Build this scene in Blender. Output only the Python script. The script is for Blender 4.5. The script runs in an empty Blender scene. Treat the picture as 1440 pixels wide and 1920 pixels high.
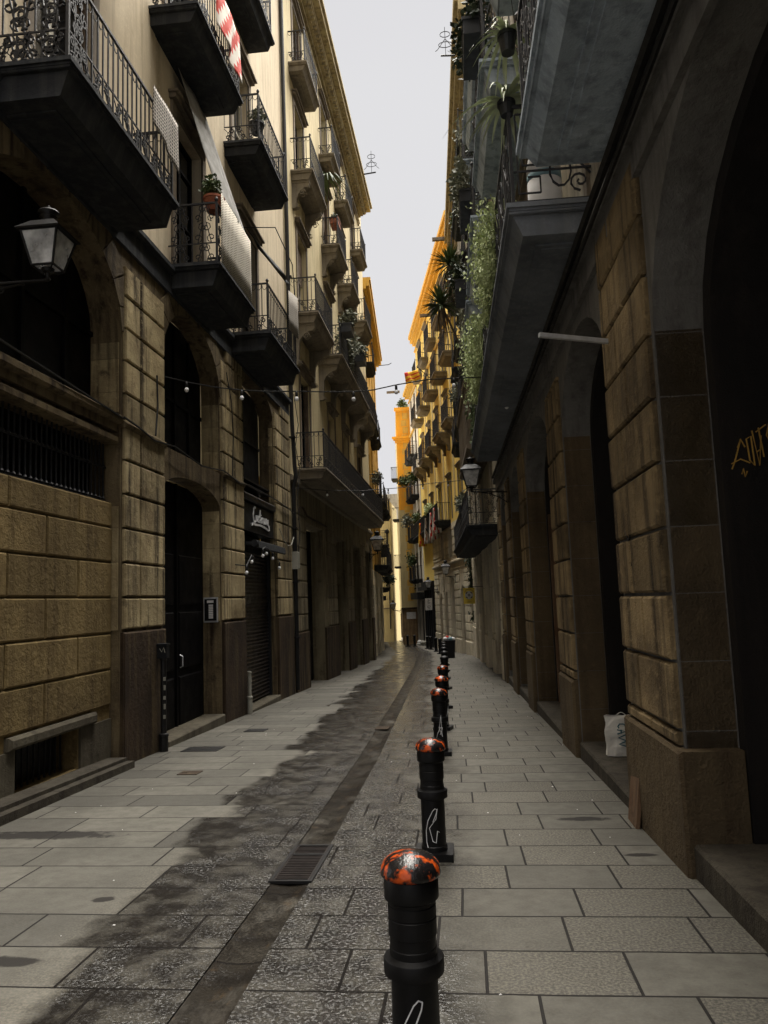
import bpy, bmesh, math, random
from mathutils import Matrix, Vector
R = math.radians
rnd = random.Random(7)
scn = bpy.context.scene
col = scn.collection

# ------------------------------------------------------------------ camera
YAW, PITCH, ROLL = math.atan(145/1440), math.atan(167/1440), R(2.06)
cam = bpy.data.cameras.new("camera"); cam.sensor_fit = 'VERTICAL'; cam.sensor_height = 36; cam.sensor_width = 27
cam.lens = 27; cam.clip_start = .05; cam.clip_end = 600
co = bpy.data.objects.new("camera", cam); col.objects.link(co)
f = Vector((-math.sin(YAW)*math.cos(PITCH), math.cos(YAW)*math.cos(PITCH), math.sin(PITCH)))
r = f.cross(Vector((0, 0, 1))).normalized(); u = r.cross(f)
c, s = math.cos(ROLL), math.sin(ROLL)
r2 = c*r - s*u; u2 = s*r + c*u
m = Matrix((r2, u2, -f)).transposed().to_4x4(); m.translation = Vector((0, 0, 1.65))
co.matrix_world = m
scn.camera = co

# ------------------------------------------------------------------ sky, sun, exposure
SUN_EL, SUN_AZ = 74, 27          # azimuth: compass style, 0 = +Y, 90 = +X
w = bpy.data.worlds.new("World"); scn.world = w; w.use_nodes = True
nt = w.node_tree; nt.nodes.clear()
sky = nt.nodes.new('ShaderNodeTexSky'); sky.sky_type = 'NISHITA'; sky.sun_disc = False
sky.sun_elevation = R(SUN_EL); sky.sun_rotation = R(SUN_AZ)
hs = nt.nodes.new('ShaderNodeHueSaturation'); hs.inputs['Saturation'].default_value = .25
nt.links.new(sky.outputs[0], hs.inputs['Color'])
tc = nt.nodes.new('ShaderNodeTexCoord'); nz = nt.nodes.new('ShaderNodeTexNoise'); nz.inputs['Scale'].default_value = 1.3
nz.inputs['Detail'].default_value = 3
nt.links.new(tc.outputs['Generated'], nz.inputs['Vector'])
cr = nt.nodes.new('ShaderNodeValToRGB')                      # the even cloud cover
cr.color_ramp.elements[0].position = .35; cr.color_ramp.elements[0].color = (3.66, 3.59, 3.73, 1)
cr.color_ramp.elements[1].position = .65; cr.color_ramp.elements[1].color = (3.89, 3.87, 3.94, 1)
nt.links.new(nz.outputs[0], cr.inputs[0])
mx = nt.nodes.new('ShaderNodeMix'); mx.data_type = 'RGBA'; mx.inputs[0].default_value = .94
nt.links.new(hs.outputs[0], mx.inputs[6]); nt.links.new(cr.outputs[0], mx.inputs[7])
bg = nt.nodes.new('ShaderNodeBackground'); bg.inputs[1].default_value = .05
nt.links.new(mx.outputs[2], bg.inputs[0])
wo = nt.nodes.new('ShaderNodeOutputWorld'); nt.links.new(bg.outputs[0], wo.inputs[0])
sl = bpy.data.lights.new("sun", 'SUN'); sl.energy = 5; sl.angle = R(70); sl.color = (1, .955, .88)
so = bpy.data.objects.new("sun", sl); col.objects.link(so)
sd = Vector((math.sin(R(SUN_AZ))*math.cos(R(SUN_EL)), math.cos(R(SUN_AZ))*math.cos(R(SUN_EL)), math.sin(R(SUN_EL))))
sd = Vector((.12, .24, .96)).normalized()          # same height as the sky's sun, over the right-hand roofs
so.rotation_euler = sd.to_track_quat('Z', 'Y').to_euler(); so.location = (0, -5, 30)
scn.view_settings.view_transform = 'Standard'; scn.view_settings.look = 'None'
scn.view_settings.exposure = 1.95; scn.view_settings.gamma = 1
scn.cycles.max_bounces = 6; scn.cycles.diffuse_bounces = 2; scn.cycles.glossy_bounces = 3
scn.cycles.sample_clamp_indirect = 4

# ------------------------------------------------------------------ materials
def newmat(name):
    m = bpy.data.materials.new(name); m.use_nodes = True
    nt = m.node_tree; b = nt.nodes['Principled BSDF']
    return m, nt, b
def N(nt, t, **kw):
    n = nt.nodes.new('ShaderNode'+t)
    for k, v in kw.items():
        if k in n.inputs: n.inputs[k].default_value = v
        else: setattr(n, k, v)
    return n
def mix(nt, fac, a, b, blend='MIX'):
    n = nt.nodes.new('ShaderNodeMix'); n.data_type = 'RGBA'; n.blend_type = blend
    for i, v in ((0, fac), (6, a), (7, b)):
        if hasattr(v, 'links') or isinstance(v, bpy.types.NodeSocket): nt.links.new(v, n.inputs[i])
        else: n.inputs[i].default_value = v if i == 0 else tuple(v)+(1,)*(4-len(v))
    return n.outputs[2]
def ramp(nt, src, p0, p1, v0=0., v1=1.):
    n = nt.nodes.new('ShaderNodeMapRange'); n.clamp = True
    n.inputs[1].default_value = p0; n.inputs[2].default_value = p1; n.inputs[3].default_value = v0; n.inputs[4].default_value = v1
    nt.links.new(src, n.inputs[0]); return n.outputs[0]
def math_(nt, op, a, b=0.):
    n = nt.nodes.new('ShaderNodeMath'); n.operation = op
    for i, v in enumerate((a, b)):
        if isinstance(v, bpy.types.NodeSocket): nt.links.new(v, n.inputs[i])
        else: n.inputs[i].default_value = v
    return n.outputs[0]
def noise(nt, vec, scale, detail=4, rough=.55, map3=None):
    if map3:
        mp = nt.nodes.new('ShaderNodeMapping'); mp.inputs['Scale'].default_value = map3
        nt.links.new(vec, mp.inputs[0]); vec = mp.outputs[0]
    n = nt.nodes.new('ShaderNodeTexNoise'); n.inputs['Scale'].default_value = scale
    n.inputs['Detail'].default_value = detail; n.inputs['Roughness'].default_value = rough
    nt.links.new(vec, n.inputs['Vector']); return n.outputs[0]
def bump(nt, b, h, dist=.01, strength=1., coat=False):
    n = nt.nodes.new('ShaderNodeBump'); n.inputs['Distance'].default_value = dist; n.inputs['Strength'].default_value = strength
    nt.links.new(h, n.inputs['Height']); nt.links.new(n.outputs[0], b.inputs['Normal'])
    if coat: nt.links.new(n.outputs[0], b.inputs['Coat Normal'])
def wall(name, base, dark, stain, streak=.5, patch=.5, bmp=.008, rough=.85, grain=70, fine=.25, gscale=1., isl=0.):
    """weathered stone or plaster: large patches, vertical runs of dirt, grain"""
    m, nt, b = newmat(name)
    v = nt.nodes.new('ShaderNodeTexCoord').outputs['Object']
    n1 = noise(nt, v, 1.1*gscale, 6, .62); n2 = noise(nt, v, 1, 5, .6, (7*gscale, 7*gscale, .45))
    n3 = noise(nt, v, grain, 3, .6); n4 = noise(nt, v, 4.3*gscale, 5, .6); n5 = noise(nt, v, 14, 4, .6)
    cl = mix(nt, ramp(nt, n1, .38, .66, 0, patch), base, dark)
    cl = mix(nt, ramp(nt, n2, .47, .66, 0, streak), cl, stain)
    cl = mix(nt, ramp(nt, n4, .6, .72, 0, streak*.7), cl, stain)
    lt = tuple(min(1, x*1.35) for x in base)
    cl = mix(nt, ramp(nt, n5, .56, .75, 0, .45), cl, lt)
    cl = mix(nt, ramp(nt, n3, .3, .75, 0, fine), cl, tuple(x*.45 for x in base))
    if isl:          # every block its own tone, each with chipped darker arrises
        g = nt.nodes.new('ShaderNodeNewGeometry'); k = ramp(nt, g.outputs['Random Per Island'], 0, 1, 1-isl, 1+isl*.7)
        cb = N(nt, 'CombineXYZ')
        for i in range(3): nt.links.new(k, cb.inputs[i])
        cl = mix(nt, 1., cl, cb.outputs[0], 'MULTIPLY')
    nt.links.new(cl, b.inputs['Base Color']); b.inputs['Roughness'].default_value = rough
    b.inputs['Specular IOR Level'].default_value = .25
    h = math_(nt, 'ADD', math_(nt, 'MULTIPLY', n3, .6), math_(nt, 'MULTIPLY', n5, 1.2))
    bump(nt, b, h, bmp)
    return m
def plain(name, c, rough=.6, metal=0., var=.35, scale=9., bmp=0., spec=.4):
    m, nt, b = newmat(name)
    v = nt.nodes.new('ShaderNodeTexCoord').outputs['Object']
    n1 = noise(nt, v, scale, 5, .6)
    cl = mix(nt, ramp(nt, n1, .35, .68), c, tuple(x*(1-var) for x in c))
    nt.links.new(cl, b.inputs['Base Color']); b.inputs['Metallic'].default_value = metal
    b.inputs['Specular IOR Level'].default_value = spec
    nt.links.new(ramp(nt, n1, .3, .7, rough*.8, min(1, rough*1.2)), b.inputs['Roughness'])
    if bmp: bump(nt, b, n1, bmp)
    return m
M = {}
M['stoneL'] = wall('weathered_sandstone', (.19, .145, .08), (.075, .052, .028), (.03, .018, .011), .98, .95, .012)
M['stoneLb'] = wall('weathered_sandstone_blocks', (.52, .42, .24), (.17, .12, .06), (.028, .018, .011), 1., .9, .014, isl=.38)
M['stoneL2b'] = wall('pale_sandstone_blocks', (.27, .23, .15), (.15, .12, .075), (.05, .035, .02), 1., .8, .012, isl=.3)
M['stoneRb'] = wall('rough_brown_stone_blocks', (.30, .22, .115), (.085, .06, .034), (.025, .017, .01), .95, .95, .024, grain=60, isl=.4)
M['palestoneb'] = wall('pale_dressed_blocks', (.82, .75, .58), (.60, .53, .40), (.20, .16, .11), .6, .5, .006, isl=.2)
M['stoneL2'] = wall('pale_sandstone', (.27, .23, .145), (.13, .10, .06), (.05, .035, .02), .9, .6, .01)
M['infill'] = wall('golden_rough_ashlar', (.27, .195, .085), (.13, .09, .04), (.07, .045, .02), .6, .7, .013, grain=45, isl=.18)
M['plinthL'] = wall('stained_pier_base', (.046, .028, .015), (.016, .010, .006), (.15, .11, .055), .55, .9, .012)
M['archshade'] = wall('recess_shade_stone', (.012, .010, .009), (.007, .006, .005), (.03, .024, .02), .4)  # shade of the arch recesses, put into the stone colour
M['plinth'] = wall('dirty_plinth', (.048, .032, .021), (.022, .014, .010), (.12, .09, .045), .35, .5, .008)
M['plasterL'] = wall('beige_plaster', (.66, .56, .40), (.52, .43, .30), (.30, .23, .15), .45, .6, .003, fine=.1)
M['plasterL2'] = wall('sand_plaster', (.66, .56, .34), (.50, .41, .24), (.30, .23, .13), .5, .6, .003, fine=.1)
M['trim'] = wall('grimy_trim', (.22, .18, .13), (.12, .09, .07), (.05, .04, .03), .5, .6, .004)
M['cornice'] = wall('cornice_plaster', (.46, .38, .21), (.26, .20, .11), (.10, .07, .04), .7, .7, .004)
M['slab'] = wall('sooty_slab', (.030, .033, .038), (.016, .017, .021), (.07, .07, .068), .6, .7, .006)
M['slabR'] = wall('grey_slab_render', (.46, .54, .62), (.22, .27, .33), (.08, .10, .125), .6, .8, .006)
M['slabshade'] = wall('shaded_grey_slab', (.20, .22, .25), (.07, .08, .095), (.26, .27, .27), .3, .8, .006)  # darker copy of the grey slab, balcony shade mixed into its colour
M['slabpale'] = wall('pale_slab', (.28, .24, .18), (.16, .135, .10), (.09, .07, .05), .5, .6, .005)
M['stoneR'] = wall('rough_brown_stone', (.13, .095, .052), (.05, .036, .022), (.06, .038, .02), .6, .7, .022, grain=60)
M['stoneRdk'] = wall('grey_arcade_stone', (.17, .165, .155), (.09, .085, .078), (.035, .03, .026), .5, .7, .01)  # grey tone of the arcade wall behind the brown raised blocks
M['stoneRup'] = wall('grey_sandstone', (.40, .36, .28), (.24, .21, .16), (.08, .07, .06), .6, .6, .01)
M['yellow'] = wall('yellow_render', (.94, .70, .19), (.74, .52, .15), (.38, .24, .07), .4, .5, .003, fine=.08)
M['yellowpale'] = wall('pale_yellow_render', (.60, .49, .25), (.46, .37, .18), (.40, .30, .15), .4, .5, .003, fine=.08)
M['orange'] = wall('orange_render', (.88, .40, .03), (.72, .32, .03), (.55, .34, .10), .5, .6, .003, fine=.08)
M['orangedk'] = wall('orange_limewash', (.70, .42, .08), (.55, .33, .08), (.32, .2, .08), .4, .6, .003, fine=.08)
M['white'] = wall('white_render', (.78, .74, .64), (.60, .55, .46), (.35, .3, .24), .4, .5, .003, fine=.08)
M['palestone'] = wall('pale_dressed_stone', (.78, .70, .54), (.55, .48, .36), (.14, .11, .08), .6, .6, .006)
M['farstone'] = wall('rubble_stone', (.40, .27, .14), (.2, .13, .07), (.10, .06, .03), .6, .8, .03, gscale=2)
M['iron'] = plain('black_wrought_iron', (.018, .018, .021), .55, 0, .4, 20)
M['blackpaint'] = plain('black_cast_iron', (.004, .0036, .004), .5, 0, .5, 14, .0015, .3)
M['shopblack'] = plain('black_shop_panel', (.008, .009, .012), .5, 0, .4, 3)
M['darkglass'] = plain('dark_window_glass', (.012, .015, .018), .12, 0, .3, 2, 0, .6)
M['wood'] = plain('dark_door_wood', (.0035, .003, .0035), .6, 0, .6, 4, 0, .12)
M['oldwood'] = wall('weathered_board', (.20, .13, .08), (.12, .05, .02), (.02, .015, .012), .7, .7, .004, gscale=2.2)
M['shutter'] = plain('brown_shutter_wood', (.16, .11, .07), .7, 0, .4, 5)
M['kerb'] = wall('worn_kerbstone', (.12, .105, .075), (.055, .045, .032), (.03, .022, .016), .6, .7, .01)
M['kerbdk'] = wall('dirty_doorstep', (.075, .065, .048), (.032, .026, .019), (.02, .015, .011), .7, .8, .012)
M['cream'] = plain('cream_frame_paint', (.50, .46, .36), .6, 0, .3, 5)
M['rollshut'] = plain('galvanised_shutter', (.10, .085, .08), .35, .7, .6, 6)
M['steel'] = plain('galvanised_steel', (.60, .61, .63), .45, .3, .3, 8)
M['pipe'] = plain('dark_pipe', (.015, .014, .014), .5, .2, .5, 6)
M['greybox'] = plain('grey_plastic', (.33, .32, .27), .5, 0, .2, 6)
M['terra'] = plain('terracotta', (.32, .10, .05), .8, 0, .4, 8)
M['darkpot'] = plain('black_plastic_pot', (.02, .022, .025), .5)
M['cable'] = plain('black_cable', (.012, .012, .012), .6)
M['paperwhite'] = plain('white_paper', (.78, .76, .74), .8, 0, .15, 6)
M['bagwhite'] = plain('white_paper_bag', (.80, .77, .70), .8, 0, .2, 5, .01)
M['teal'] = plain('teal_ink', (.02, .12, .16), .7)
M['clothgrey'] = plain('grey_sailcloth', (.30, .29, .27), .9, 0, .3, 5, .004)
M['clothdark'] = plain('black_awning_cloth', (.02, .022, .025), .9)
M['red'] = plain('red_cloth', (.62, .05, .03), .85, 0, .2, 4)
M['flagyellow'] = plain('yellow_cloth', (.85, .50, .04), .85, 0, .15, 4)
M['flagwhite'] = plain('pale_cloth', (.75, .70, .62), .85, 0, .15, 4)
M['signyellow'] = plain('yellow_sign', (.95, .70, .08), .5, 0, .12, 3)
M['white_ink'] = plain('white_paint_mark', (.82, .82, .82), .6, 0, .1)
M['ochre_ink'] = plain('ochre_spray', (.42, .25, .05), .7, 0, .3)
M['blue'] = plain('pale_blue_plastic', (.25, .40, .45), .5)
M['bulb'] = plain('frosted_bulb', (.85, .85, .86), .3, 0, .05)
M['leafgreen'] = plain('green_leaves', (.075, .11, .035), .6, 0, .5, 6)
M['leafpale'] = plain('pale_green_leaves', (.52, .60, .30), .7, 0, .45, 5)
M['leafdark'] = plain('dark_leaves', (.03, .05, .022), .6, 0, .5, 6)
M['leafgrey'] = plain('dusty_leaves', (.20, .21, .15), .7, 0, .5, 6)
M['spider'] = plain('spider_plant_leaves', (.50, .56, .36), .6, 0, .4, 5)
M['bark'] = plain('palm_bark', (.12, .09, .06), .9, 0, .5, 8)
M['clay'] = plain('roof_clay', (.35, .2, .12), .9)
def screenmat(name, c, sx, sz, gap):
    m, nt, b = newmat(name)
    v = nt.nodes.new('ShaderNodeTexCoord').outputs['Object']
    sp = N(nt, 'SeparateXYZ'); nt.links.new(v, sp.inputs[0])
    a = math_(nt, 'SINE', math_(nt, 'MULTIPLY', math_(nt, 'ADD', sp.outputs[0], sp.outputs[1]), sx)); d = math_(nt, 'SINE', math_(nt, 'MULTIPLY', sp.outputs[2], sz))
    k = math_(nt, 'MAXIMUM', a, d)
    cl = mix(nt, ramp(nt, k, gap-.1, gap+.1), tuple(x*.12 for x in c), c)
    nt.links.new(cl, b.inputs['Base Color']); b.inputs['Roughness'].default_value = .85
    bump(nt, b, k, .004)
    return m
M['reed'] = screenmat('woven_reed_screen', (.56, .51, .42), 85, 150, .2)
M['mesh'] = screenmat('woven_mesh_screen', (.40, .36, .31), 110, 130, .3)
def lampglass():
    m, nt, b = newmat('lantern_glass')
    b.inputs['Base Color'].default_value = (.75, .75, .74, 1); b.inputs['Roughness'].default_value = .15
    t = N(nt, 'BsdfTransparent'); ms = N(nt, 'MixShader')
    v = nt.nodes.new('ShaderNodeTexCoord').outputs['Object']
    nt.links.new(ramp(nt, noise(nt, v, 6, 3), .35, .65, .3, .75), ms.inputs[0])
    nt.links.new(t.outputs[0], ms.inputs[1]); nt.links.new(b.outputs[0], ms.inputs[2])
    nt.links.new(ms.outputs[0], nt.nodes['Material Output'].inputs[0]); return m
M['lampglass'] = lampglass()
def capmat():
    m, nt, b = newmat('orange_sprayed_cap')
    v = nt.nodes.new('ShaderNodeTexCoord').outputs['Object']
    n = noise(nt, v, 11, 3, .6, (1, 1.6, 1)); n2 = noise(nt, v, 90, 2)
    k = ramp(nt, math_(nt, 'ADD', n, math_(nt, 'MULTIPLY', n2, .12)), .46, .54)
    nt.links.new(mix(nt, k, (.60, .085, .008), (.012, .01, .01)), b.inputs['Base Color'])
    b.inputs['Roughness'].default_value = .25; bump(nt, b, n2, .002); return m
M['cap'] = capmat()

def pavemat(name, wet_lo, wet_hi, channel=False, left=False):
    """stone setts laid in courses across the street; UV = (metres across, metres along)"""
    m, nt, b = newmat(name)
    uv = nt.nodes.new('ShaderNodeUVMap').outputs[0]
    sp = N(nt, 'SeparateXYZ'); nt.links.new(uv, sp.inputs[0])
    X, Y = sp.outputs[0], sp.outputs[1]
    RH = .46 if not channel else 1.0
    row = math_(nt, 'FLOOR', math_(nt, 'DIVIDE', Y, RH))
    wn = N(nt, 'TexWhiteNoise', noise_dimensions='1D'); nt.links.new(row, wn.inputs['W'])
    wob = noise(nt, uv, .8, 2)
    X2 = math_(nt, 'ADD', X, math_(nt, 'MULTIPLY', wn.outputs[0], 3.1))
    Y2 = math_(nt, 'ADD', Y, math_(nt, 'MULTIPLY', math_(nt, 'SUBTRACT', wob, .5), .03))
    cb = N(nt, 'CombineXYZ'); nt.links.new(X2, cb.inputs[0]); nt.links.new(Y2, cb.inputs[1])
    br = N(nt, 'TexBrick'); nt.links.new(cb.outputs[0], br.inputs['Vector'])
    br.offset = 0; br.inputs['Scale'].default_value = 1; br.inputs['Brick Width'].default_value = 9 if channel else (.98 if left else .68)
    br.inputs['Row Height'].default_value = RH; br.inputs['Mortar Size'].default_value = .008
    br.inputs['Mortar Smooth'].default_value = .3; br.inputs['Bias'].default_value = 0
    br.inputs['Color1'].default_value = (0, 0, 0, 1); br.inputs['Color2'].default_value = (1, 1, 1, 1); br.inputs['Mortar'].default_value = (.5, .5, .5, 1)
    rv = br.outputs['Color']; mort = br.outputs['Fac']
    fine = noise(nt, uv, 55, 3, .65); mid = noise(nt, uv, 9, 5, .6); big = noise(nt, uv, 1.4, 5, .6)
    gran = noise(nt, uv, 62, 3, .65)
    A, B = ((.150, .142, .120), (.068, .065, .057)) if not channel else ((.03, .024, .017), (.018, .014, .010))
    cl = mix(nt, ramp(nt, rv, 0, 1), A, B)
    cl = mix(nt, ramp(nt, mid, .4, .7, 0, .5), cl, (.055, .05, .04))
    cl = mix(nt, ramp(nt, big, .42, .7, 0, .6), cl, (.06, .057, .048))
    rough_slab = ramp(nt, rv, .50, .56, 0, .6) if not left else ramp(nt, rv, .9, .95, 0, .3)             # some slabs are bush-hammered
    if not channel: rough_slab = math_(nt, 'MAXIMUM', rough_slab, math_(nt, 'MULTIPLY', ramp(nt, X, -2.4, -1.9), ramp(nt, X, -.5, -.2, 1, 0)))
    sl = math_(nt, 'MULTIPLY', ramp(nt, gran, .42, .62), math_(nt, 'ADD', math_(nt, 'MULTIPLY', rough_slab, .75), .12))
    cl = mix(nt, sl, cl, (.215, .195, .155))
    # gum and scraps
    vo = N(nt, 'TexVoronoi'); vo.inputs['Scale'].default_value = 1.6; nt.links.new(uv, vo.inputs['Vector'])
    cl = mix(nt, ramp(nt, vo.outputs['Distance'], .010, .016, .6, 0), cl, (.5, .48, .43))
    vo2 = N(nt, 'TexVoronoi'); vo2.inputs['Scale'].default_value = 3.7; nt.links.new(uv, vo2.inputs['Vector'])
    cl = mix(nt, ramp(nt, vo2.outputs['Distance'], .03, .05, .5, 0), cl, (.05, .045, .04))
    # wet zone
    n_e = noise(nt, uv, 1.0, 4, .55, (1.2, .8, 1)); n_e2 = noise(nt, uv, 7, 3)
    drift = math_(nt, 'MULTIPLY', ramp(nt, Y, 4, 22), .5)
    xe = math_(nt, 'ADD', math_(nt, 'ADD', X, drift), math_(nt, 'ADD', math_(nt, 'MULTIPLY', math_(nt, 'SUBTRACT', n_e, .5), 1.1), math_(nt, 'ADD', math_(nt, 'MULTIPLY', math_(nt, 'SUBTRACT', n_e2, .5), .12), math_(nt, 'MULTIPLY', math_(nt, 'SUBTRACT', rv, .5), .28))))
    wet = math_(nt, 'MULTIPLY', ramp(nt, xe, wet_lo, wet_lo+.13), ramp(nt, xe, wet_hi, wet_hi+.5, 1, 0))
    dryp = ramp(nt, noise(nt, uv, 2.3, 4, .6, (1.3, .9, 1)), .58, .70, 1, .6)
    if channel: wet = ramp(nt, noise(nt, uv, 3.2, 5, .65, (1, .5, 1)), .32, .46)
    else: wet = math_(nt, 'MULTIPLY', wet, dryp)
    wc = (.014, .0115, .009)
    dk = math_(nt, 'MULTIPLY', ramp(nt, xe, wet_lo+.35, wet_lo+1.4, 1.1, .95) if not channel else ramp(nt, X, -9, -8, 0, .97), math_(nt, 'ADD', math_(nt, 'MULTIPLY', ramp(nt, noise(nt, uv, 4.5, 5, .65), .4, .6), .45), .6))
    cl = mix(nt, math_(nt, 'MULTIPLY', wet, math_(nt, 'MINIMUM', dk, 1.)), cl, wc)
    if not channel:      # a dribble that wanders along the lane
        tr = math_(nt, 'ABSOLUTE', math_(nt, 'SUBTRACT', math_(nt, 'ADD', X, math_(nt, 'MULTIPLY', math_(nt, 'SUBTRACT', noise(nt, uv, .9, 3, .5, (.3, 1, 1)), .5), .7)), -.70))
        cl = mix(nt, ramp(nt, tr, .03, .09, .75, 0), cl, (.025, .021, .018))
    if channel: cl = mix(nt, ramp(nt, noise(nt, uv, 6, 5, .7, (1.5, .7, 1)), .58, .66, 0, .6), cl, (.075, .052, .03))
    cl = mix(nt, ramp(nt, mort, .2, .8, 0, .96), cl, (.012, .010, .009))
    if not channel:      # spilt-water stains
        for (cx, cy, rx, ry) in (((-3.55, 6.35, .62, .13), (-2.35, 4.85, .07, .05), (-2.45, 3.95, .22, .06)) if left else ((.93, 6.75, .22, .07), (1.15, 5.75, .13, .04))):
            a = math_(nt, 'DIVIDE', math_(nt, 'ADD', X, -cx), rx); d = math_(nt, 'DIVIDE', math_(nt, 'ADD', Y, -cy), ry)
            q = math_(nt, 'ADD', math_(nt, 'SQRT', math_(nt, 'ADD', math_(nt, 'MULTIPLY', a, a), math_(nt, 'MULTIPLY', d, d))), math_(nt, 'MULTIPLY', math_(nt, 'SUBTRACT', mid, .5), 1.6))
            cl = mix(nt, ramp(nt, q, .8, 1.1, .88, 0), cl, (.012, .010, .009))
    nt.links.new(cl, b.inputs['Base Color'])
    dr = .78
    rg = mix(nt, wet, (dr,)*3, mix(nt, ramp(nt, noise(nt, uv, 5, 4, .6), .38, .62), (.32,)*3, (.55,)*3))
    nt.links.new(rg, b.inputs['Roughness']); nt.links.new(ramp(nt, wet, 0, 1, .25, .06 if not channel else .05), b.inputs['Specular IOR Level'])
    wet2 = math_(nt, 'MULTIPLY', wet, ramp(nt, mort, .1, .6, 1, 0))
    spk = math_(nt, 'MAXIMUM', ramp(nt, noise(nt, uv, 46, 3, .6), .48, .56, .1, 1), ramp(nt, Y, 5, 14, 0, .95))       # film broken by the grain of the hammered stone
    blot = math_(nt, 'MAXIMUM', ramp(nt, noise(nt, uv, 2.2, 4, .6), .44, .58, .12, 1), ramp(nt, X, -1.9, -1.2, .0, 1.)) if not channel else ramp(nt, noise(nt, uv, 4, 4, .6), .52, .66, 0, .25)
    nt.links.new(math_(nt, 'MULTIPLY', math_(nt, 'MULTIPLY', wet2, spk), blot), b.inputs['Coat Weight']); b.inputs['Coat IOR'].default_value = 2.0
    nt.links.new(ramp(nt, noise(nt, uv, 3.1, 4, .6), .35, .65, .07, .2), b.inputs['Coat Roughness'])
    h = math_(nt, 'ADD', math_(nt, 'MULTIPLY', gran, math_(nt, 'ADD', math_(nt, 'ADD', math_(nt, 'MULTIPLY', rough_slab, .004), math_(nt, 'MULTIPLY', wet, ramp(nt, Y, 5, 14, .0075, .0022))), .0008)),
              math_(nt, 'ADD', math_(nt, 'MULTIPLY', mid, .0035), math_(nt, 'MULTIPLY', rv, .006)))
    h = math_(nt, 'SUBTRACT', h, math_(nt, 'MULTIPLY', mort, .012))
    bump(nt, b, h, 1.0, 1., True)
    return m
M['pave'] = pavemat('stone_paving', -2.22, -.42)
M['paveleft'] = pavemat('large_stone_paving', -2.22, -.42, False, True)
M['channel'] = pavemat('channel_stone', -9, 9, True)
def earth():
    return wall('city_ground', (.16, .15, .13), (.1, .09, .08), (.05, .05, .04), .3)
M['ground'] = earth()

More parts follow.
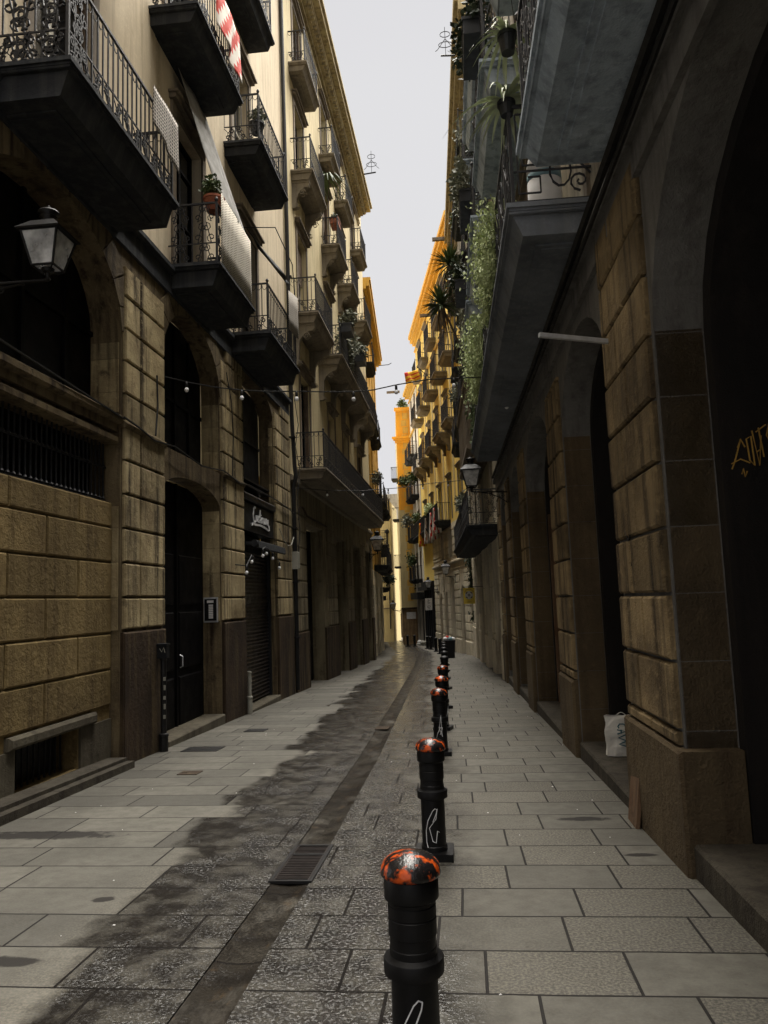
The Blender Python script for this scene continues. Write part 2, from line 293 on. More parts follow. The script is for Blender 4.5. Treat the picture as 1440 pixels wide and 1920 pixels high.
# ------------------------------------------------------------------ mesh helpers
BLOCKS = {'weathered_sandstone': 'stoneLb', 'pale_sandstone': 'stoneL2b', 'rough_brown_stone': 'stoneRb', 'pale_dressed_stone': 'palestoneb'}
class MB:
    def __init__(s, sgn=1, dz=0.): s.v = []; s.f = []; s.sgn = sgn; s.dz = dz; s.blk = []
    def P(s, u, w, z): s.v.append((s.sgn*u, w, z+s.dz)); return len(s.v)-1
    def face(s, pts): s.f.append([s.P(*p) for p in pts])
    def box(s, u0, u1, w0, w1, z0, z1):
        i = len(s.v)
        for z in (z0, z1):
            for a, b in ((u0, w0), (u1, w0), (u1, w1), (u0, w1)): s.P(a, b, z)
        for q in ((0, 3, 2, 1), (4, 5, 6, 7), (0, 1, 5, 4), (1, 2, 6, 5), (2, 3, 7, 6), (3, 0, 4, 7)): s.f.append([i+k for k in q])
        return s
    def cham(s, u0, u1, w0, w1, z0, z1, c=.012):
        """block standing on the plane w0 with a chamfered outer face"""
        i = len(s.v)
        rings = [(u0, u1, z0, z1, w0), (u0, u1, z0, z1, w1-c), (u0+c, u1-c, z0+c, z1-c, w1)]
        for a, b, p, q, w in rings:
            for x, z in ((a, p), (b, p), (b, q), (a, q)): s.P(x, w, z)
        for k in (0, 4):
            for j in range(4): s.f.append([i+k+j, i+k+(j+1) % 4, i+k+4+(j+1) % 4, i+k+4+j])
        s.f.append([i+8, i+9, i+10, i+11]); s.f.append([i+3, i+2, i+1, i])
        return s
    def prism(s, poly, a0, a1, axis='u'):
        """poly in the two other axes, extruded along axis"""
        def mk(p, a):
            return {'u': (a, p[0], p[1]), 'w': (p[0], a, p[1]), 'z': (p[0], p[1], a)}[axis]
        n = len(poly); i = len(s.v)
        for p in poly: s.P(*mk(p, a0))
        for p in poly: s.P(*mk(p, a1))
        s.f.append([i+k for k in range(n)][::-1]); s.f.append([i+n+k for k in range(n)])
        for k in range(n): s.f.append([i+k, i+(k+1) % n, i+n+(k+1) % n, i+n+k])
        return s
    def tube(s, pts, r, n=4, close=False, flat=None):
        pts = [Vector(p) for p in pts]; k = len(pts)
        if k < 2: return s
        i = len(s.v); up0 = Vector((0, 0, 1))
        for j, p in enumerate(pts):
            t = (pts[min(j+1, k-1)]-pts[max(j-1, 0)])
            if t.length < 1e-9: t = Vector((0, 0, 1))
            t.normalize()
            up = up0 if abs(t.z) < .95 else Vector((0, 1, 0))
            if flat is not None: up = Vector(flat)
            a = t.cross(up)
            if a.length < 1e-6: a = t.cross(Vector((1, .3, .2)))
            a.normalize(); b = a.cross(t)
            rr = r[j] if isinstance(r, (list, tuple)) else r
            for q in range(n):
                an = 2*math.pi*(q+.5)/n; v = p + (a*math.cos(an)+b*math.sin(an))*rr; s.P(*v)
        for j in range(k-1):
            for q in range(n):
                A = i+j*n; s.f.append([A+q, A+(q+1) % n, A+n+(q+1) % n, A+n+q])
        s.f.append([i+q for q in range(n)][::-1]); s.f.append([i+(k-1)*n+q for q in range(n)])
        return s
    def lathe(s, prof, cx=0, cy=0, z0=0, n=24, square=False):
        i = len(s.v)
        for r_, z in prof:
            for q in range(n):
                a = 2*math.pi*(q+.5)/n; s.P(cx+r_*math.cos(a), cy+r_*math.sin(a), z0+z)
        for j in range(len(prof)-1):
            for q in range(n):
                A = i+j*n; s.f.append([A+q, A+(q+1) % n, A+n+(q+1) % n, A+n+q])
        s.f.append([i+q for q in range(n)][::-1]); s.f.append([i+(len(prof)-1)*n+q for q in range(n)])
        return s
    def build(s, name, mat, parent=None, smooth=False, loc=None, recalc=True):
        me = bpy.data.meshes.new(name); me.from_pydata(s.v, [], s.f); me.validate()
        if recalc:
            bm = bmesh.new(); bm.from_mesh(me); bmesh.ops.recalc_face_normals(bm, faces=bm.faces); bm.to_mesh(me); bm.free()
        if smooth: me.polygons.foreach_set('use_smooth', [True]*len(me.polygons))
        me.materials.append(mat); o = bpy.data.objects.new(name, me); col.objects.link(o)
        if s.blk and BLOCKS.get(mat.name):
            me.materials.append(M[BLOCKS[mat.name]])
            for a, b in s.blk:
                for k in range(a, b): me.polygons[k].material_index = 1
        if parent is not None: o.parent = parent
        if loc is not None: o.location = loc
        return o
def tag(o, label=None, cat=None, group=None, kind=None):
    if label: o['label'] = label
    if cat: o['category'] = cat
    if group: o['group'] = group
    if kind: o['kind'] = kind
    return o
def empty(name, loc, rz=0, label=None, cat=None, group=None):
    o = bpy.data.objects.new(name, None); col.objects.link(o); o.location = loc; o.rotation_euler = (0, 0, rz)
    o.empty_display_size = .2
    return tag(o, label, cat, group)
def kids(o): return [c for c in bpy.data.objects if c.parent == o]
KIDS = {}
def copy_tree(o, parent=None):
    c = o.copy(); col.objects.link(c)
    if parent is not None: c.parent = parent
    for ch in o.children: copy_tree(ch, c)
    return c
def G(y): return -.03*max(-10, min(100, y))
CV = [(-10, 0), (5, 0), (10, -.08), (18, -.33), (30, -.73), (43, -1.35), (56, -2.9), (68, -4.3), (97, -8.), (120, -11)]
def curve(y):
    for (a, p), (b, q) in zip(CV, CV[1:]):
        if a <= y <= b: return p+(q-p)*(y-a)/(b-a)
    return CV[-1][1]

# ------------------------------------------------------------------ ground
def sheet(name, lat0, lat1, y0, y1, dz, mat, n=90, dish=0., nx=1):
    me = bpy.data.meshes.new(name); v = []; fc = []; uvs = []
    for j in range(n+1):
        y = y0+(y1-y0)*(j/n)**1.3
        for i in range(nx+1):
            la = lat0+(lat1-lat0)*i/nx
            v.append((la+curve(y), y, G(y)+dz-dish*(1-abs(2*i/nx-1)**2))); uvs.append((la, y))
    for j in range(n):
        for i in range(nx):
            a = j*(nx+1)+i; fc.append((a, a+1, a+nx+2, a+nx+1))
    me.from_pydata(v, [], fc); ul = me.uv_layers.new(name='UVMap')
    for l in me.loops: ul.data[l.index].uv = uvs[l.vertex_index]
    me.materials.append(mat); o = bpy.data.objects.new(name, me); col.objects.link(o); o['kind'] = 'structure'
    return o
sheet('ground', -160, 160, -30, 400, -.30, M['ground'], 60)
sheet('pavement', -9, -1.348, -4, 110, 0, M['paveleft'], 120)
sheet('drainage_channel', -1.345, -1.097, -4, 110, -.006, M['channel'], 120, .014, 4)
sheet('roadway', -1.094, 9, -4, 110, 0, M['pave'], 120)

# ------------------------------------------------------------------ facade frames
class Fac:
    """side 'L' faces +X, 'R' faces -X, 'F' faces the camera; u = metres along, w = metres outward"""
    def __init__(s, name, side, x, y, a, label, z=None):
        s.sgn = {'L': -1, 'R': 1, 'F': -1}[side]
        s.rz = {'L': -math.pi/2+a, 'R': math.pi/2+a, 'F': math.pi+a}[side]
        s.z = G(y) if z is None else z
        s.root = empty(name, (x, y, s.z), s.rz, label, 'building')
    def mb(s): return MB(s.sgn, -s.z)
    def world(s, u, w, z):
        x, y = s.sgn*u, w; c, q = math.cos(s.rz), math.sin(s.rz)
        return Vector((s.root.location.x+c*x-q*y, s.root.location.y+q*x+c*y, z))
def arc_pts(u0, u1, z1, rise, n=14):
    c = (u0+u1)/2; h = (u1-u0)/2
    return [(c-h*math.cos(math.pi*k/n), z1-rise+rise*math.sin(math.pi*k/n)) for k in range(n+1)]
def wallmesh(mb, U0, U1, Z0, Z1, ops, depth=.3, w=0., back=0, top=True):
    us = sorted(set([U0, U1]+[o[0] for o in ops]+[o[1] for o in ops])); zs = sorted(set([Z0, Z1]+[o[2] for o in ops]+[o[3] for o in ops]))
    for a, b in zip(us, us[1:]):
        cm = (a+b)/2; run = None
        for p, q in zip(zs, zs[1:]):
            zm = (p+q)/2
            hole = any(o[0] < cm < o[1] and o[2] < zm < o[3] for o in ops)
            if not hole:
                run = (run[0], q) if run else (p, q)
            if hole and run: mb.face([(a, w, run[0]), (b, w, run[0]), (b, w, run[1]), (a, w, run[1])]); run = None
        if run: mb.face([(a, w, run[0]), (b, w, run[0]), (b, w, run[1]), (a, w, run[1])])
    for o in ops:
        u0, u1, z0, z1 = o[:4]; rise = o[4] if len(o) > 4 else 0; d = w-(o[5] if len(o) > 5 else depth)
        zt = z1-rise
        mb.face([(u0, w, z0), (u0, w, zt), (u0, d, zt), (u0, d, z0)]); mb.face([(u1, w, z0), (u1, w, zt), (u1, d, zt), (u1, d, z0)])
        mb.face([(u0, w, z0), (u1, w, z0), (u1, d, z0), (u0, d, z0)])
        if rise:
            A = arc_pts(u0, u1, z1, rise)
            for (a, p), (b, q) in zip(A, A[1:]):
                mb.face([(a, w, p), (b, w, q), (b, w, z1), (a, w, z1)]); mb.face([(a, w, p), (b, w, q), (b, d, q), (a, d, p)])
        else: mb.face([(u0, w, z1), (u1, w, z1), (u1, d, z1), (u0, d, z1)])
    if back:
        for U in (U0, U1): mb.face([(U, w, Z0), (U, w, Z1), (U, w-back, Z1), (U, w-back, Z0)])
        mb.face([(U0, w-back, Z0), (U1, w-back, Z0), (U1, w-back, Z1), (U0, w-back, Z1)])
        if top: mb.face([(U0, w, Z1), (U1, w, Z1), (U1, w-back, Z1), (U0, w-back, Z1)])
def courses(mb, u0, u1, z0, z1, h, zref, proud=.03, w=0., gap=.03, vj=(), alt=()):
    """raised stone courses with open joints"""
    f0 = len(mb.f)
    k0 = math.floor((z0-zref)/h)
    z = zref+k0*h; k = k0
    while z < z1-.02:
        a, b = max(z, z0), min(z+h, z1)
        if b-a > .05:
            js = [u0]+[j for j in (vj if k % 2 else alt) if u0 < j < u1]+[u1]
            for p, q in zip(js, js[1:]):
                d = rnd.uniform(-.004, .004)
                mb.cham(p+(gap/2 if p != u0 else 0), q-(gap/2 if q != u1 else 0), w, w+proud+d, a+gap/2, b-gap/2, .018)
        z += h; k += 1
    mb.blk.append((f0, len(mb.f)))
def jamb(mb, u, w0, w1, z0, z1, h, zref, side=-1, own=True):
    """blocks on a reveal that faces along the street"""
    f0 = len(mb.f); z = zref+math.floor((z0-zref)/h)*h
    while z < z1-.02:
        a, b = max(z, z0), min(z+h, z1)
        if b-a > .05: mb.box(min(u, u+side*.02), max(u, u+side*.02), w0, w1, a+.003, b-.003)
        z += h
    if own: mb.blk.append((f0, len(mb.f)))
def spiral(cx, cz, r0, turns, a0, dirn=1, n=12, r1=.012):
    return [(cx+(r0+(r1-r0)*t/n)*math.cos(a0+dirn*2*math.pi*turns*t/n), cz+(r0+(r1-r0)*t/n)*math.sin(a0+dirn*2*math.pi*turns*t/n)) for t in range(n+1)]
def sscroll(x, z, h, wd, fl=1, n=9):
    """an S scroll centred on x, z"""
    r_ = h*.24
    a = spiral(x+fl*wd*.2, z+h/2-r_, r_, 1.2, math.pi/2, fl, n); b = spiral(x-fl*wd*.2, z-h/2+r_, r_, 1.2, -math.pi/2, fl, n)
    return [a[::-1]+[(x, z)]+b]
_rail = {}
def railmesh(W, D, H=1.0, style='A'):
    key = (round(W, 2), round(D, 2), H, style)
    if key in _rail: return _rail[key]
    mb = MB()
    segs = [((-W/2, 0), (-W/2, D)), ((-W/2, D), (W/2, D)), ((W/2, D), (W/2, 0))]
    r_ = .011
    for si, (p, q) in enumerate(segs):
        L = math.hypot(q[0]-p[0], q[1]-p[1]); dx, dy = (q[0]-p[0])/L, (q[1]-p[1])/L
        at = lambda t, z: (p[0]+dx*t, p[1]+dy*t, z)
        for z, rr in ((H, .021), (.035, .014)) + (((.34, .012),) if style != 'C' else ()):
            mb.tube([at(-.01, z), at(L+.01, z)], rr, 4)
        lo = .34 if style != 'C' else .035
        if style == 'A':
            n = max(2, round(L/.12)); hi = H
            for k in range(n+1):
                t = L*k/n; mb.tube([at(t, lo), at(t, hi)], r_, 4)
                if k < n:
                    d = L/n; mb.tube([at(t+d*(.5-.42*math.cos(math.pi*j/5)), H-.03-.10*math.sin(math.pi*j/5)) for j in range(6)], .006, 4)
            n2 = max(1, round(L/.24))
            for k in range(n2):
                c_ = L*(k+.5)/n2
                for pl in sscroll(c_, .185, .27, .22, 1 if k % 2 else -1): mb.tube([at(a, z) for a, z in pl], .013, 4)
                mb.tube([at(L*k/n2, .035), at(L*k/n2, .34)], .012, 4)
                mb.tube([at(c_-.13, .06), at(c_, .18), at(c_+.13, .32)], .007, 4)
                mb.tube([at(a, z) for a, z in spiral(c_, .19, .05, 1, 0, 1, 8, .045)], .007, 4)
        elif style == 'B':         # ornate panels, the whole height
            n2 = max(1, round(L/.36)); zs_ = ((.185, .28), (.52, .34), (.84, .28))
            for k in range(n2):
                c_ = L*(k+.5)/n2
                for q_, (zc, hh) in enumerate(zs_):
                    for pl in sscroll(c_-.07, zc, hh, .2, 1): mb.tube([at(a, z) for a, z in pl], .009, 4)
                    for pl in sscroll(c_+.07, zc, hh, .2, -1): mb.tube([at(a, z) for a, z in pl], .009, 4)
                mb.tube([at(L*k/n2, .035), at(L*k/n2, H)], .011, 4)
        elif style == 'G':         # rings, frets and big spirals
            n2 = max(1, round(L/.7))
            for k in range(n2):
                a0 = L*k/n2; wd = L/n2
                if si == 0: a0 += wd; wd = -wd
                mb.tube([at(a0, .035), at(a0, H)], .014, 4)
                for sgn in (0, 1):
                    zc = .33 if sgn == 0 else .72
                    mb.tube([at(a0+wd*.62+.1*math.cos(t*.55), zc+.16*math.sin(t*.55)) for t in range(13)], .012, 4)
                    pl = spiral(a0+wd*.86, zc+(.12 if sgn else -.12), .10, 1.4, math.pi*.5*(1 if sgn else -1), -1 if sgn else 1, 14)
                    mb.tube([at(a, z) for a, z in pl], .012, 4)
                    mb.tube([at(a0+wd*.45, .53), at(a0+wd*.75, .53+(-.03 if sgn == 0 else .03)), at(a0+wd, .53+(.25 if sgn else -.25))], .011, 4)
                for (a, b_, z0, z1) in ((.08, .08, .12, .92), (.08, .3, .92, .92), (.3, .3, .72, .92), (.14, .3, .72, .72), (.14, .14, .4, .72), (.14, .42, .4, .4), (.42, .42, .4, .62), (.3, .42, .62, .62), (.08, .36, .12, .12), (.36, .36, .12, .28), (.2, .36, .28, .28)):
                    mb.tube([at(a0+wd*a, z0), at(a0+wd*b_, z1)], .010, 4)
        else:
            n = max(2, round(L/.11))
            for k in range(n+1): mb.tube([at(L*k/n, lo), at(L*k/n, H)], .010, 4)
    for x in (-W/2, W/2):
        mb.tube([(x, D, 0), (x, D, H+.02)], .022, 4)
        mb.lathe([(.0, 0), (.028, .02), (.032, .045), (.018, .075), (.0, .09)], x, D, H+.015, 8)
    me = mb.build('railing', M['iron']); d = me.data; bpy.data.objects.remove(me)
    _rail[key] = d; return d
_slab = {}
def slabmesh(W, D, th, mat):
    key = (round(W, 2), round(D, 2), th, mat.name)
    if key in _slab: return _slab[key]
    mb = MB(); e = .045
    # top plate, cyma step, lower plate, each a little further in
    mb.box(-W/2-e, W/2+e, 0, D+e, -.045, 0)
    mb.box(-W/2-e*.45, W/2+e*.45, 0, D+e*.45, -.07, -.045); mb.box(-W/2-e*.1, W/2+e*.1, 0, D+e*.1, -.10, -.07)
    mb.tube([(-W/2-e*.3, 0, -.085), (-W/2-e*.3, D+e*.3, -.085), (W/2+e*.3, D+e*.3, -.085), (W/2+e*.3, 0, -.085)], .012, 5)
    mb.box(-W/2+.22, W/2-.22, 0, D-.24, -th-.02, -th+.01); mb.box(-W/2+.28, W/2-.28, .0, D-.30, -th-.032, -th-.02)
    mb.prism([(0, -.10), (D-.02, -.10), (D-.10, -th), (0, -th)], -W/2+.03, W/2-.03, 'u')
    o = mb.build('balcony', mat); d = o.data; bpy.data.objects.remove(o); _slab[key] = d; return d
def corbelmesh(H, D, t=.16):
    mb = MB()
    pts = [(0, 0), (D, 0), (D, -.14), (D-.06, -.2), (D-.16, -.21), (D*.62, -.26), (D*.42, -.36), (D*.3, -.5), (D*.24, -H+.12), (D*.3, -H+.05), (D*.22, -H), (0, -H)]
    mb.prism(pts, -t/2, t/2, 'u')
    for s_ in (-1, 1):
        mb.tube([(s_*t*.56, D*.62+a, -.34+z) for a, z in spiral(0, 0, .1, 1.6, 0, 1, 16)], .014, 4)
        mb.tube([(s_*t*.56, D*.3+a, -H+.06+z) for a, z in spiral(0, 0, .05, 1.3, 0, 1, 10)], .011, 4)
    mb.box(-t/2-.02, t/2+.02, 0, D+.02, -.06, 0)
    o = mb.build('bracket', M['slabpale']); d = o.data; bpy.data.objects.remove(o); return d
CORB = None
def linked(name, me, parent, loc, rz=0, mat=None):
    o = bpy.data.objects.new(name, me); col.objects.link(o); o.parent = parent; o.location = loc; o.rotation_euler = (0, 0, rz)
    return o
def balcony(F, u0, u1, z, D=.7, style='A', slab='slab', th=.24, H=1.0, corb=None, label=None):
    W = u1-u0; b = linked('balcony', slabmesh(W, D, th, M[slab]), F.root, (F.sgn*(u0+u1)/2, 0, z-F.z))
    if label: b['label'] = label
    linked('railing', railmesh(W-.06, D-.03, H, style), b, (0, 0, 0))
    if corb:
        n = max(2, int(round(W/corb[0]))+1)
        for k in range(n):
            x = -W/2+.18+(W-.36)*k/(n-1)
            linked('bracket', corb[1], b, (x, 0, -th))
    return b
_win = {}
def windowset(F, u, z, W=1.15, H=2.5, w=-.22, shut=None, frame='wood', surround=None, blind=False):
    """french window: frame with two leaves > panes, surround, shutters"""
    key = (W, H, frame, shut, surround, round(w, 2), blind)
    if key not in _win:
        fr = MB(); t = .06
        fr.box(-W/2, -W/2+t, -.03, .03, 0, H).box(W/2-t, W/2, -.03, .03, 0, H).box(-W/2+t, W/2-t, -.03, .03, H-t, H)
        fr.box(-.05, .05, -.025, .045, .0, H-t)
        for sx in (-1, 1):
            a, b = sorted((sx*.05, sx*(W/2-t)))
            fr.box(a, b, -.02, .035, 0, .45).box(a, b, -.02, .03, 1.25, 1.30).box(a, b, -.02, .03, H-.55, H-.49)
        fro = fr.build('window', M[frame])
        pn = MB()
        for sx in (-1, 1):
            a, b = sorted((sx*.052, sx*(W/2-t-.002)))
            pn.box(a, b, -.014, -.004, .45, H-t-.002)
        pno = pn.build('pane', M['darkglass'], fro)
        if surround:
            sr = MB(); q = .16
            sr.box(-W/2-q, -W/2-.002, -w, -w+.04, -.0, H+q).box(W/2+.002, W/2+q, -w, -w+.04, 0, H+q).box(-W/2-.002, W/2+.002, -w, -w+.04, H+.002, H+q)
            sr.box(-W/2-q-.06, W/2+q+.06, -w, -w+.12, H+q+.002, H+q+.08)
            sr.box(-W/2-q-.10, W/2+q+.10, -w, -w+.17, H+q+.082, H+q+.12)
            sr.build('surround', M[surround], fro)
        if shut:
            for sx in (-1, 1):
                sh = MB(); a, b = sorted((sx*(W/2-.02), sx*(W/2-.10)))
                sh.box(a, b, .06, -w-.02, .03, H-.05)
                for k in range(20): sh.box(a-.006, b+.006, .07, -w-.03, .12+k*(H-.3)/20, .15+k*(H-.3)/20)
                sh.build('shutter', M[shut], fro)
        if blind:
            bl = MB(); 
            for k in range(16): bl.box(-W/2+.03, W/2-.03, .07, .085, H-.12-(k+1)*.07, H-.125-k*.07)
            bl.build('blind', M['shutter'], fro)
        _win[key] = fro; o = fro
    else: o = copy_tree(_win[key])
    o.parent = F.root; o.location = (F.sgn*u, w, z-F.z); return o
def winops(ws): return [(u-W/2, u+W/2, z, z+H) for (u, z, W, H) in ws]

def panel_door(F, u0, u1, z0, z1, w, mat='wood', name='door'):
    mb = F.mb(); n = 2; wd = (u1-u0)/n
    mb.box(u0, u1, w-.05, w, z0, z1)
    for k in range(n):
        a = u0+k*wd
        for (p, q) in ((.12, .9), (1.02, 1.95), (2.07, 2.9)):
            if z0+q < z1-.1: mb.cham(a+.12, a+wd-.12, w, w+.03, z0+p, z0+q, .02)
        mb.box(a+wd-.02 if k == 0 else a-.0, a+wd+.0 if k == 0 else a+.02, w, w+.04, z0, z1)
    o = mb.build(name, M[mat], F.root)
    h = F.mb(); c_ = (u0+u1)/2
    h.tube([(c_+.09, w+.045, z0+1.05), (c_+.09, w+.09, z0+1.07), (c_+.09, w+.09, z0+1.23), (c_+.09, w+.045, z0+1.25)], .012, 6)
    h.build('handle', M['steel'], o); return o

# ================================================================== LEFT, NEAR BUILDING
L1 = Fac('stone_house', 'L', -4.4, 0, 0, 'beige plastered house over dark arched stone ground floor, left foreground', 0)
ops = [(1.6, 4.8, -1, 6.4, 1.1), (6.2, 9.5, -1, 6.5, 1.15), (10.93, 13.64, -1, 3.75, .32, .34), (10.93, 13.64, 4.1, 6.5, .95, .34), (15.08, 17.73, -1, 6.55, .5, .34)]
mb = L1.mb(); wallmesh(mb, -4, 19.35, -1.2, 6.95, ops, .42, 0)
for (a, b, vj) in ((4.9, 6.1, ()), (9.56, 10.02, ()), (10.045, 10.90, ()), (13.68, 13.98, ()), (14.0, 15.04, ()), (17.77, 18.35, ()), (18.37, 19.3, ())):
    courses(mb, a, b, 1.40, 6.7 if b-a > .9 else 6.3, .45, 1.37, .05)
def plinths(F, lst, w0, w1, z0, z1, mat, c=.02, name='plinth'):
    for (a, b) in lst: F.mb().cham(a, b, w0, w1, z0, z1, c).build(name, M[mat], F.root)
plinths(L1, ((4.82, 6.18), (9.52, 10.91), (13.66, 15.06), (17.75, 19.33)), 0, .06, -1, 1.37, 'plinthL')
# voussoirs round the big arches: thin raised stones
for (u_, d_, z1_) in ((9.5, -.12, 3.0), (9.5, -.40, 5.2), (13.64, -.33, 3.4), (17.73, -.11, 5.9)): jamb(mb, u_, d_, -.02, 1.4 if z1_ != 5.2 else 4.25, z1_, .45, 1.37)
jamb(mb, 13.64, -.33, -.02, 4.15, 5.4, .45, 1.37)
for (u0, u1, zt, rise) in ((6.2, 9.5, 6.5, 1.15), (10.93, 13.64, 6.5, .95)):
    A = arc_pts(u0, u1, zt, rise, 11); Bp = arc_pts(u0-.42, u1+.42, zt+.40, rise+.42, 11)
    for k in range(11):
        (a, p), (b, q) = A[k], A[k+1]; (c_, r_), (d, s_) = Bp[k], Bp[k+1]
        e = .03
        quad = [(a+(b-a)*e, p+(q-p)*e), (b-(b-a)*e, q-(q-p)*e), (d-(d-c_)*e, s_-(s_-r_)*e), (c_+(d-c_)*e, r_+(s_-r_)*e)]
        mb.prism(quad, 0, .022, 'w')
mb.build('stone_base', M['stoneL'], L1.root, recalc=False)
# first bay: ashlar infill, grille, ledges, lunette
mb = L1.mb()
vent = (7.43, 8.70, -.14, .31)
wallmesh(mb, 6.2, 9.5, -1, 3.05, [(7.43, 8.70, -.14, .31, 0, .3)], .25, -.13)
courses(mb, 6.2, 9.48, .42, 3.05, .45, .47, .035, -.13, .016, (7.2, 8.62), (7.92,))
mb.build('ashlar_infill', M['infill'], L1.root)
mb = L1.mb(); mb.cham(7.25, 9.05, -.13, -.05, .32, .45, .03); mb.box(6.21, 7.4, -.129, -.10, -.9, .31).box(8.72, 9.49, -.129, -.10, -.9, .31)
mb.build('vent_lintel', M['kerb'], L1.root)
mb = L1.mb()
for k in range(11): mb.box(7.5+k*.11, 7.512+k*.11, -.3, -.28, -.14, .31)
mb.box(7.43, 8.70, -.42, -.40, -.14, .31)
mb.build('cellar_grille', M['iron'], L1.root)
mb = L1.mb()
mb.cham(6.21, 9.49, -.35, .05, 4.08, 4.2, .03); mb.box(6.21, 9.49, -.35, -.03, 3.98, 4.08); mb.cham(6.21, 9.49, -.35, -.01, 3.82, 3.92, .02); mb.box(6.21, 9.49, -.35, -.10, 3.92, 3.98)
mb.build('window_ledge', M['stoneL'], L1.root)
mb = L1.mb()
k = 6.28
while k < 9.46:
    mb.tube([(k, -.2, 3.05), (k, -.2, 3.82)], .011, 4)
    for zz in (3.08, 3.5): mb.lathe([(.012, 0), (.03, .02), (.012, .045)], k, -.2, zz, 6)
    k += .105
mb.box(6.21, 9.49, -.215, -.185, 3.06, 3.08).box(6.21, 9.49, -.215, -.185, 3.50, 3.52)
mb.build('window_grille', M['iron'], L1.root)
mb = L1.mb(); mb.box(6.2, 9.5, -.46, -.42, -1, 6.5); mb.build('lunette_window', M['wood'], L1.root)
mb = L1.mb()
for x in (6.9, 7.85, 8.8): mb.box(x-.03, x+.03, -.42, -.38, 4.2, 6.5)
mb.box(6.2, 9.5, -.42, -.385, 5.3, 5.36); mb.build('lunette_frame', M['wood'], L1.root)
mb = L1.mb(); mb.prism([(2, -.5), (9.42, -.5), (9.42, -.20), (2, .025)], .0, .24, 'w'); mb.prism([(2, -.4), (9.42, -.4), (9.42, -.16), (2, .065)], -.1, .14, 'w'); mb.build('kerb_step', M['kerbdk'], L1.root)
# doorway
panel_door(L1, 10.93, 13.64, -.36, 3.72, -.34)
mb = L1.mb(); mb.box(10.93, 13.64, -.40, -.36, 4.1, 6.5)
for x in (11.6, 12.28, 12.96): mb.box(x-.03, x+.03, -.36, -.32, 4.1, 6.4)
mb.box(10.93, 13.64, -.36, -.33, 5.1, 5.16); mb.build('mezzanine_window', M['wood'], L1.root)
mb = L1.mb(); mb.cham(10.95, 13.62, -.33, .07, -.6, -.24, .02); mb.build('doorstep', M['kerb'], L1.root)
# string course with cables over the piers
mb = L1.mb()
plinths(L1, ((9.5, 10.93), (13.64, 15.08)), .0, .085, 4.04, 4.13, 'stoneL', .03, 'string_course')
# intercom on the far jamb of the doorway (faces the camera)
ic = L1.mb(); ic.box(13.59, 13.64, -.31, -.05, 1.38, 1.83)
ico = ic.build('intercom', M['steel'], L1.root)
mb = L1.mb(); mb.box(13.575, 13.59, -.29, -.07, 1.41, 1.80); mb.build('intercom_plate', M['blackpaint'], ico)
mb = L1.mb()
for k in range(8): mb.box(13.567, 13.575, -.21, -.13, 1.45+k*.032, 1.475+k*.032)
mb.box(13.567, 13.575, -.24, -.12, 1.73, 1.775); mb.build('button', M['paperwhite'], ico)
# shop bay
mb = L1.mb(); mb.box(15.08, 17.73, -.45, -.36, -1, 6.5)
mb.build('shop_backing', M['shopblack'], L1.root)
mb = L1.mb(); z = -.37
pts = [(-.2, z)]
while z < 2.78:
    pts += [(-.17, z+.03), (-.2, z+.06), (-.205, z+.075)]; z += .08
pts = [(-.23, -.37)]+pts+[(-.23, z)]
mb.prism(pts, 15.14, 17.66, 'u'); sh = mb.build('roller_shutter', M['rollshut'], L1.root)
mb = L1.mb(); mb.box(15.085, 15.14, -.24, -.12, -.45, 2.85).box(17.66, 17.725, -.24, -.12, -.45, 2.85).box(15.14, 17.66, -.3, -.12, 2.80, 2.95); mb.build('shutter_rail', M['shopblack'], L1.root)
mb = L1.mb(); mb.cham(15.09, 17.72, -.33, -.02, 3.23, 3.80, .01); mb.box(15.09, 17.72, -.33, .0, 3.20, 3.222); fasc = mb.build('shop_sign', M['shopblack'], L1.root)
mb = L1.mb(); mb.cham(15.09, 17.72, -.33, .05, 3.83, 3.98, .03); mb.box(15.09, 17.72, -.36, -.1, 4.2, 4.24).box(15.09, 17.72, -.36, -.1, 4.32, 4.36); mb.build('sign_cornice', M['pipe'], L1.root)
# script lettering, drawn as strokes
def strokes(F, lst, w, r_, name, mat, parent, sc=1, o=(0, 0), flip=1, wide=1.):
    mb = F.mb()
    for pl in lst: mb.tube([(o[0]+flip*a*sc*wide, w, o[1]+b*sc) for a, b in pl], r_, 4)
    return mb.build(name, M[mat], parent)
CU = [[(.30, .92), (.22, 1.0), (.12, .86), (.06, .5), (.10, .1), (.2, .0), (.32, .12)],
      [(.40, .5), (.38, .2), (.46, .12), (.54, .26), (.56, .52), (.56, .2), (.62, .12)], [(.74, .5), (.68, .42), (.76, .26), (.70, .12), (.64, .16)],
      [(.86, .95), (.82, .3), (.86, .12), (.93, .14)], [(.76, .6), (.96, .62)],
      [(1.06, .48), (.98, .3), (1.04, .12), (1.13, .28), (1.06, .48), (1.2, .44)],
      [(1.24, .5), (1.22, .2), (1.29, .12), (1.36, .26), (1.38, .5), (1.38, .14)], [(1.48, .5), (1.47, .12)], [(1.47, .38), (1.55, .5), (1.6, .46)],
      [(1.76, .46), (1.66, .44), (1.63, .24), (1.7, .12), (1.78, .3), (1.79, .5), (1.79, .18), (1.86, .1)],
      [(1.9, .1), (1.95, -.16), (1.82, -.24), (1.4, -.14), (.8, -.08), (.2, -.16), (-.02, -.1), (-.08, -.24)], [(1.82, -.2), (1.3, -.09), (.8, -.04), (.2, -.1), (-.02, -.05)]]
strokes(L1, CU, .0, .018, 'sign_lettering', 'white_ink', fasc, .34, (15.85, 3.42), 1, 2.1)
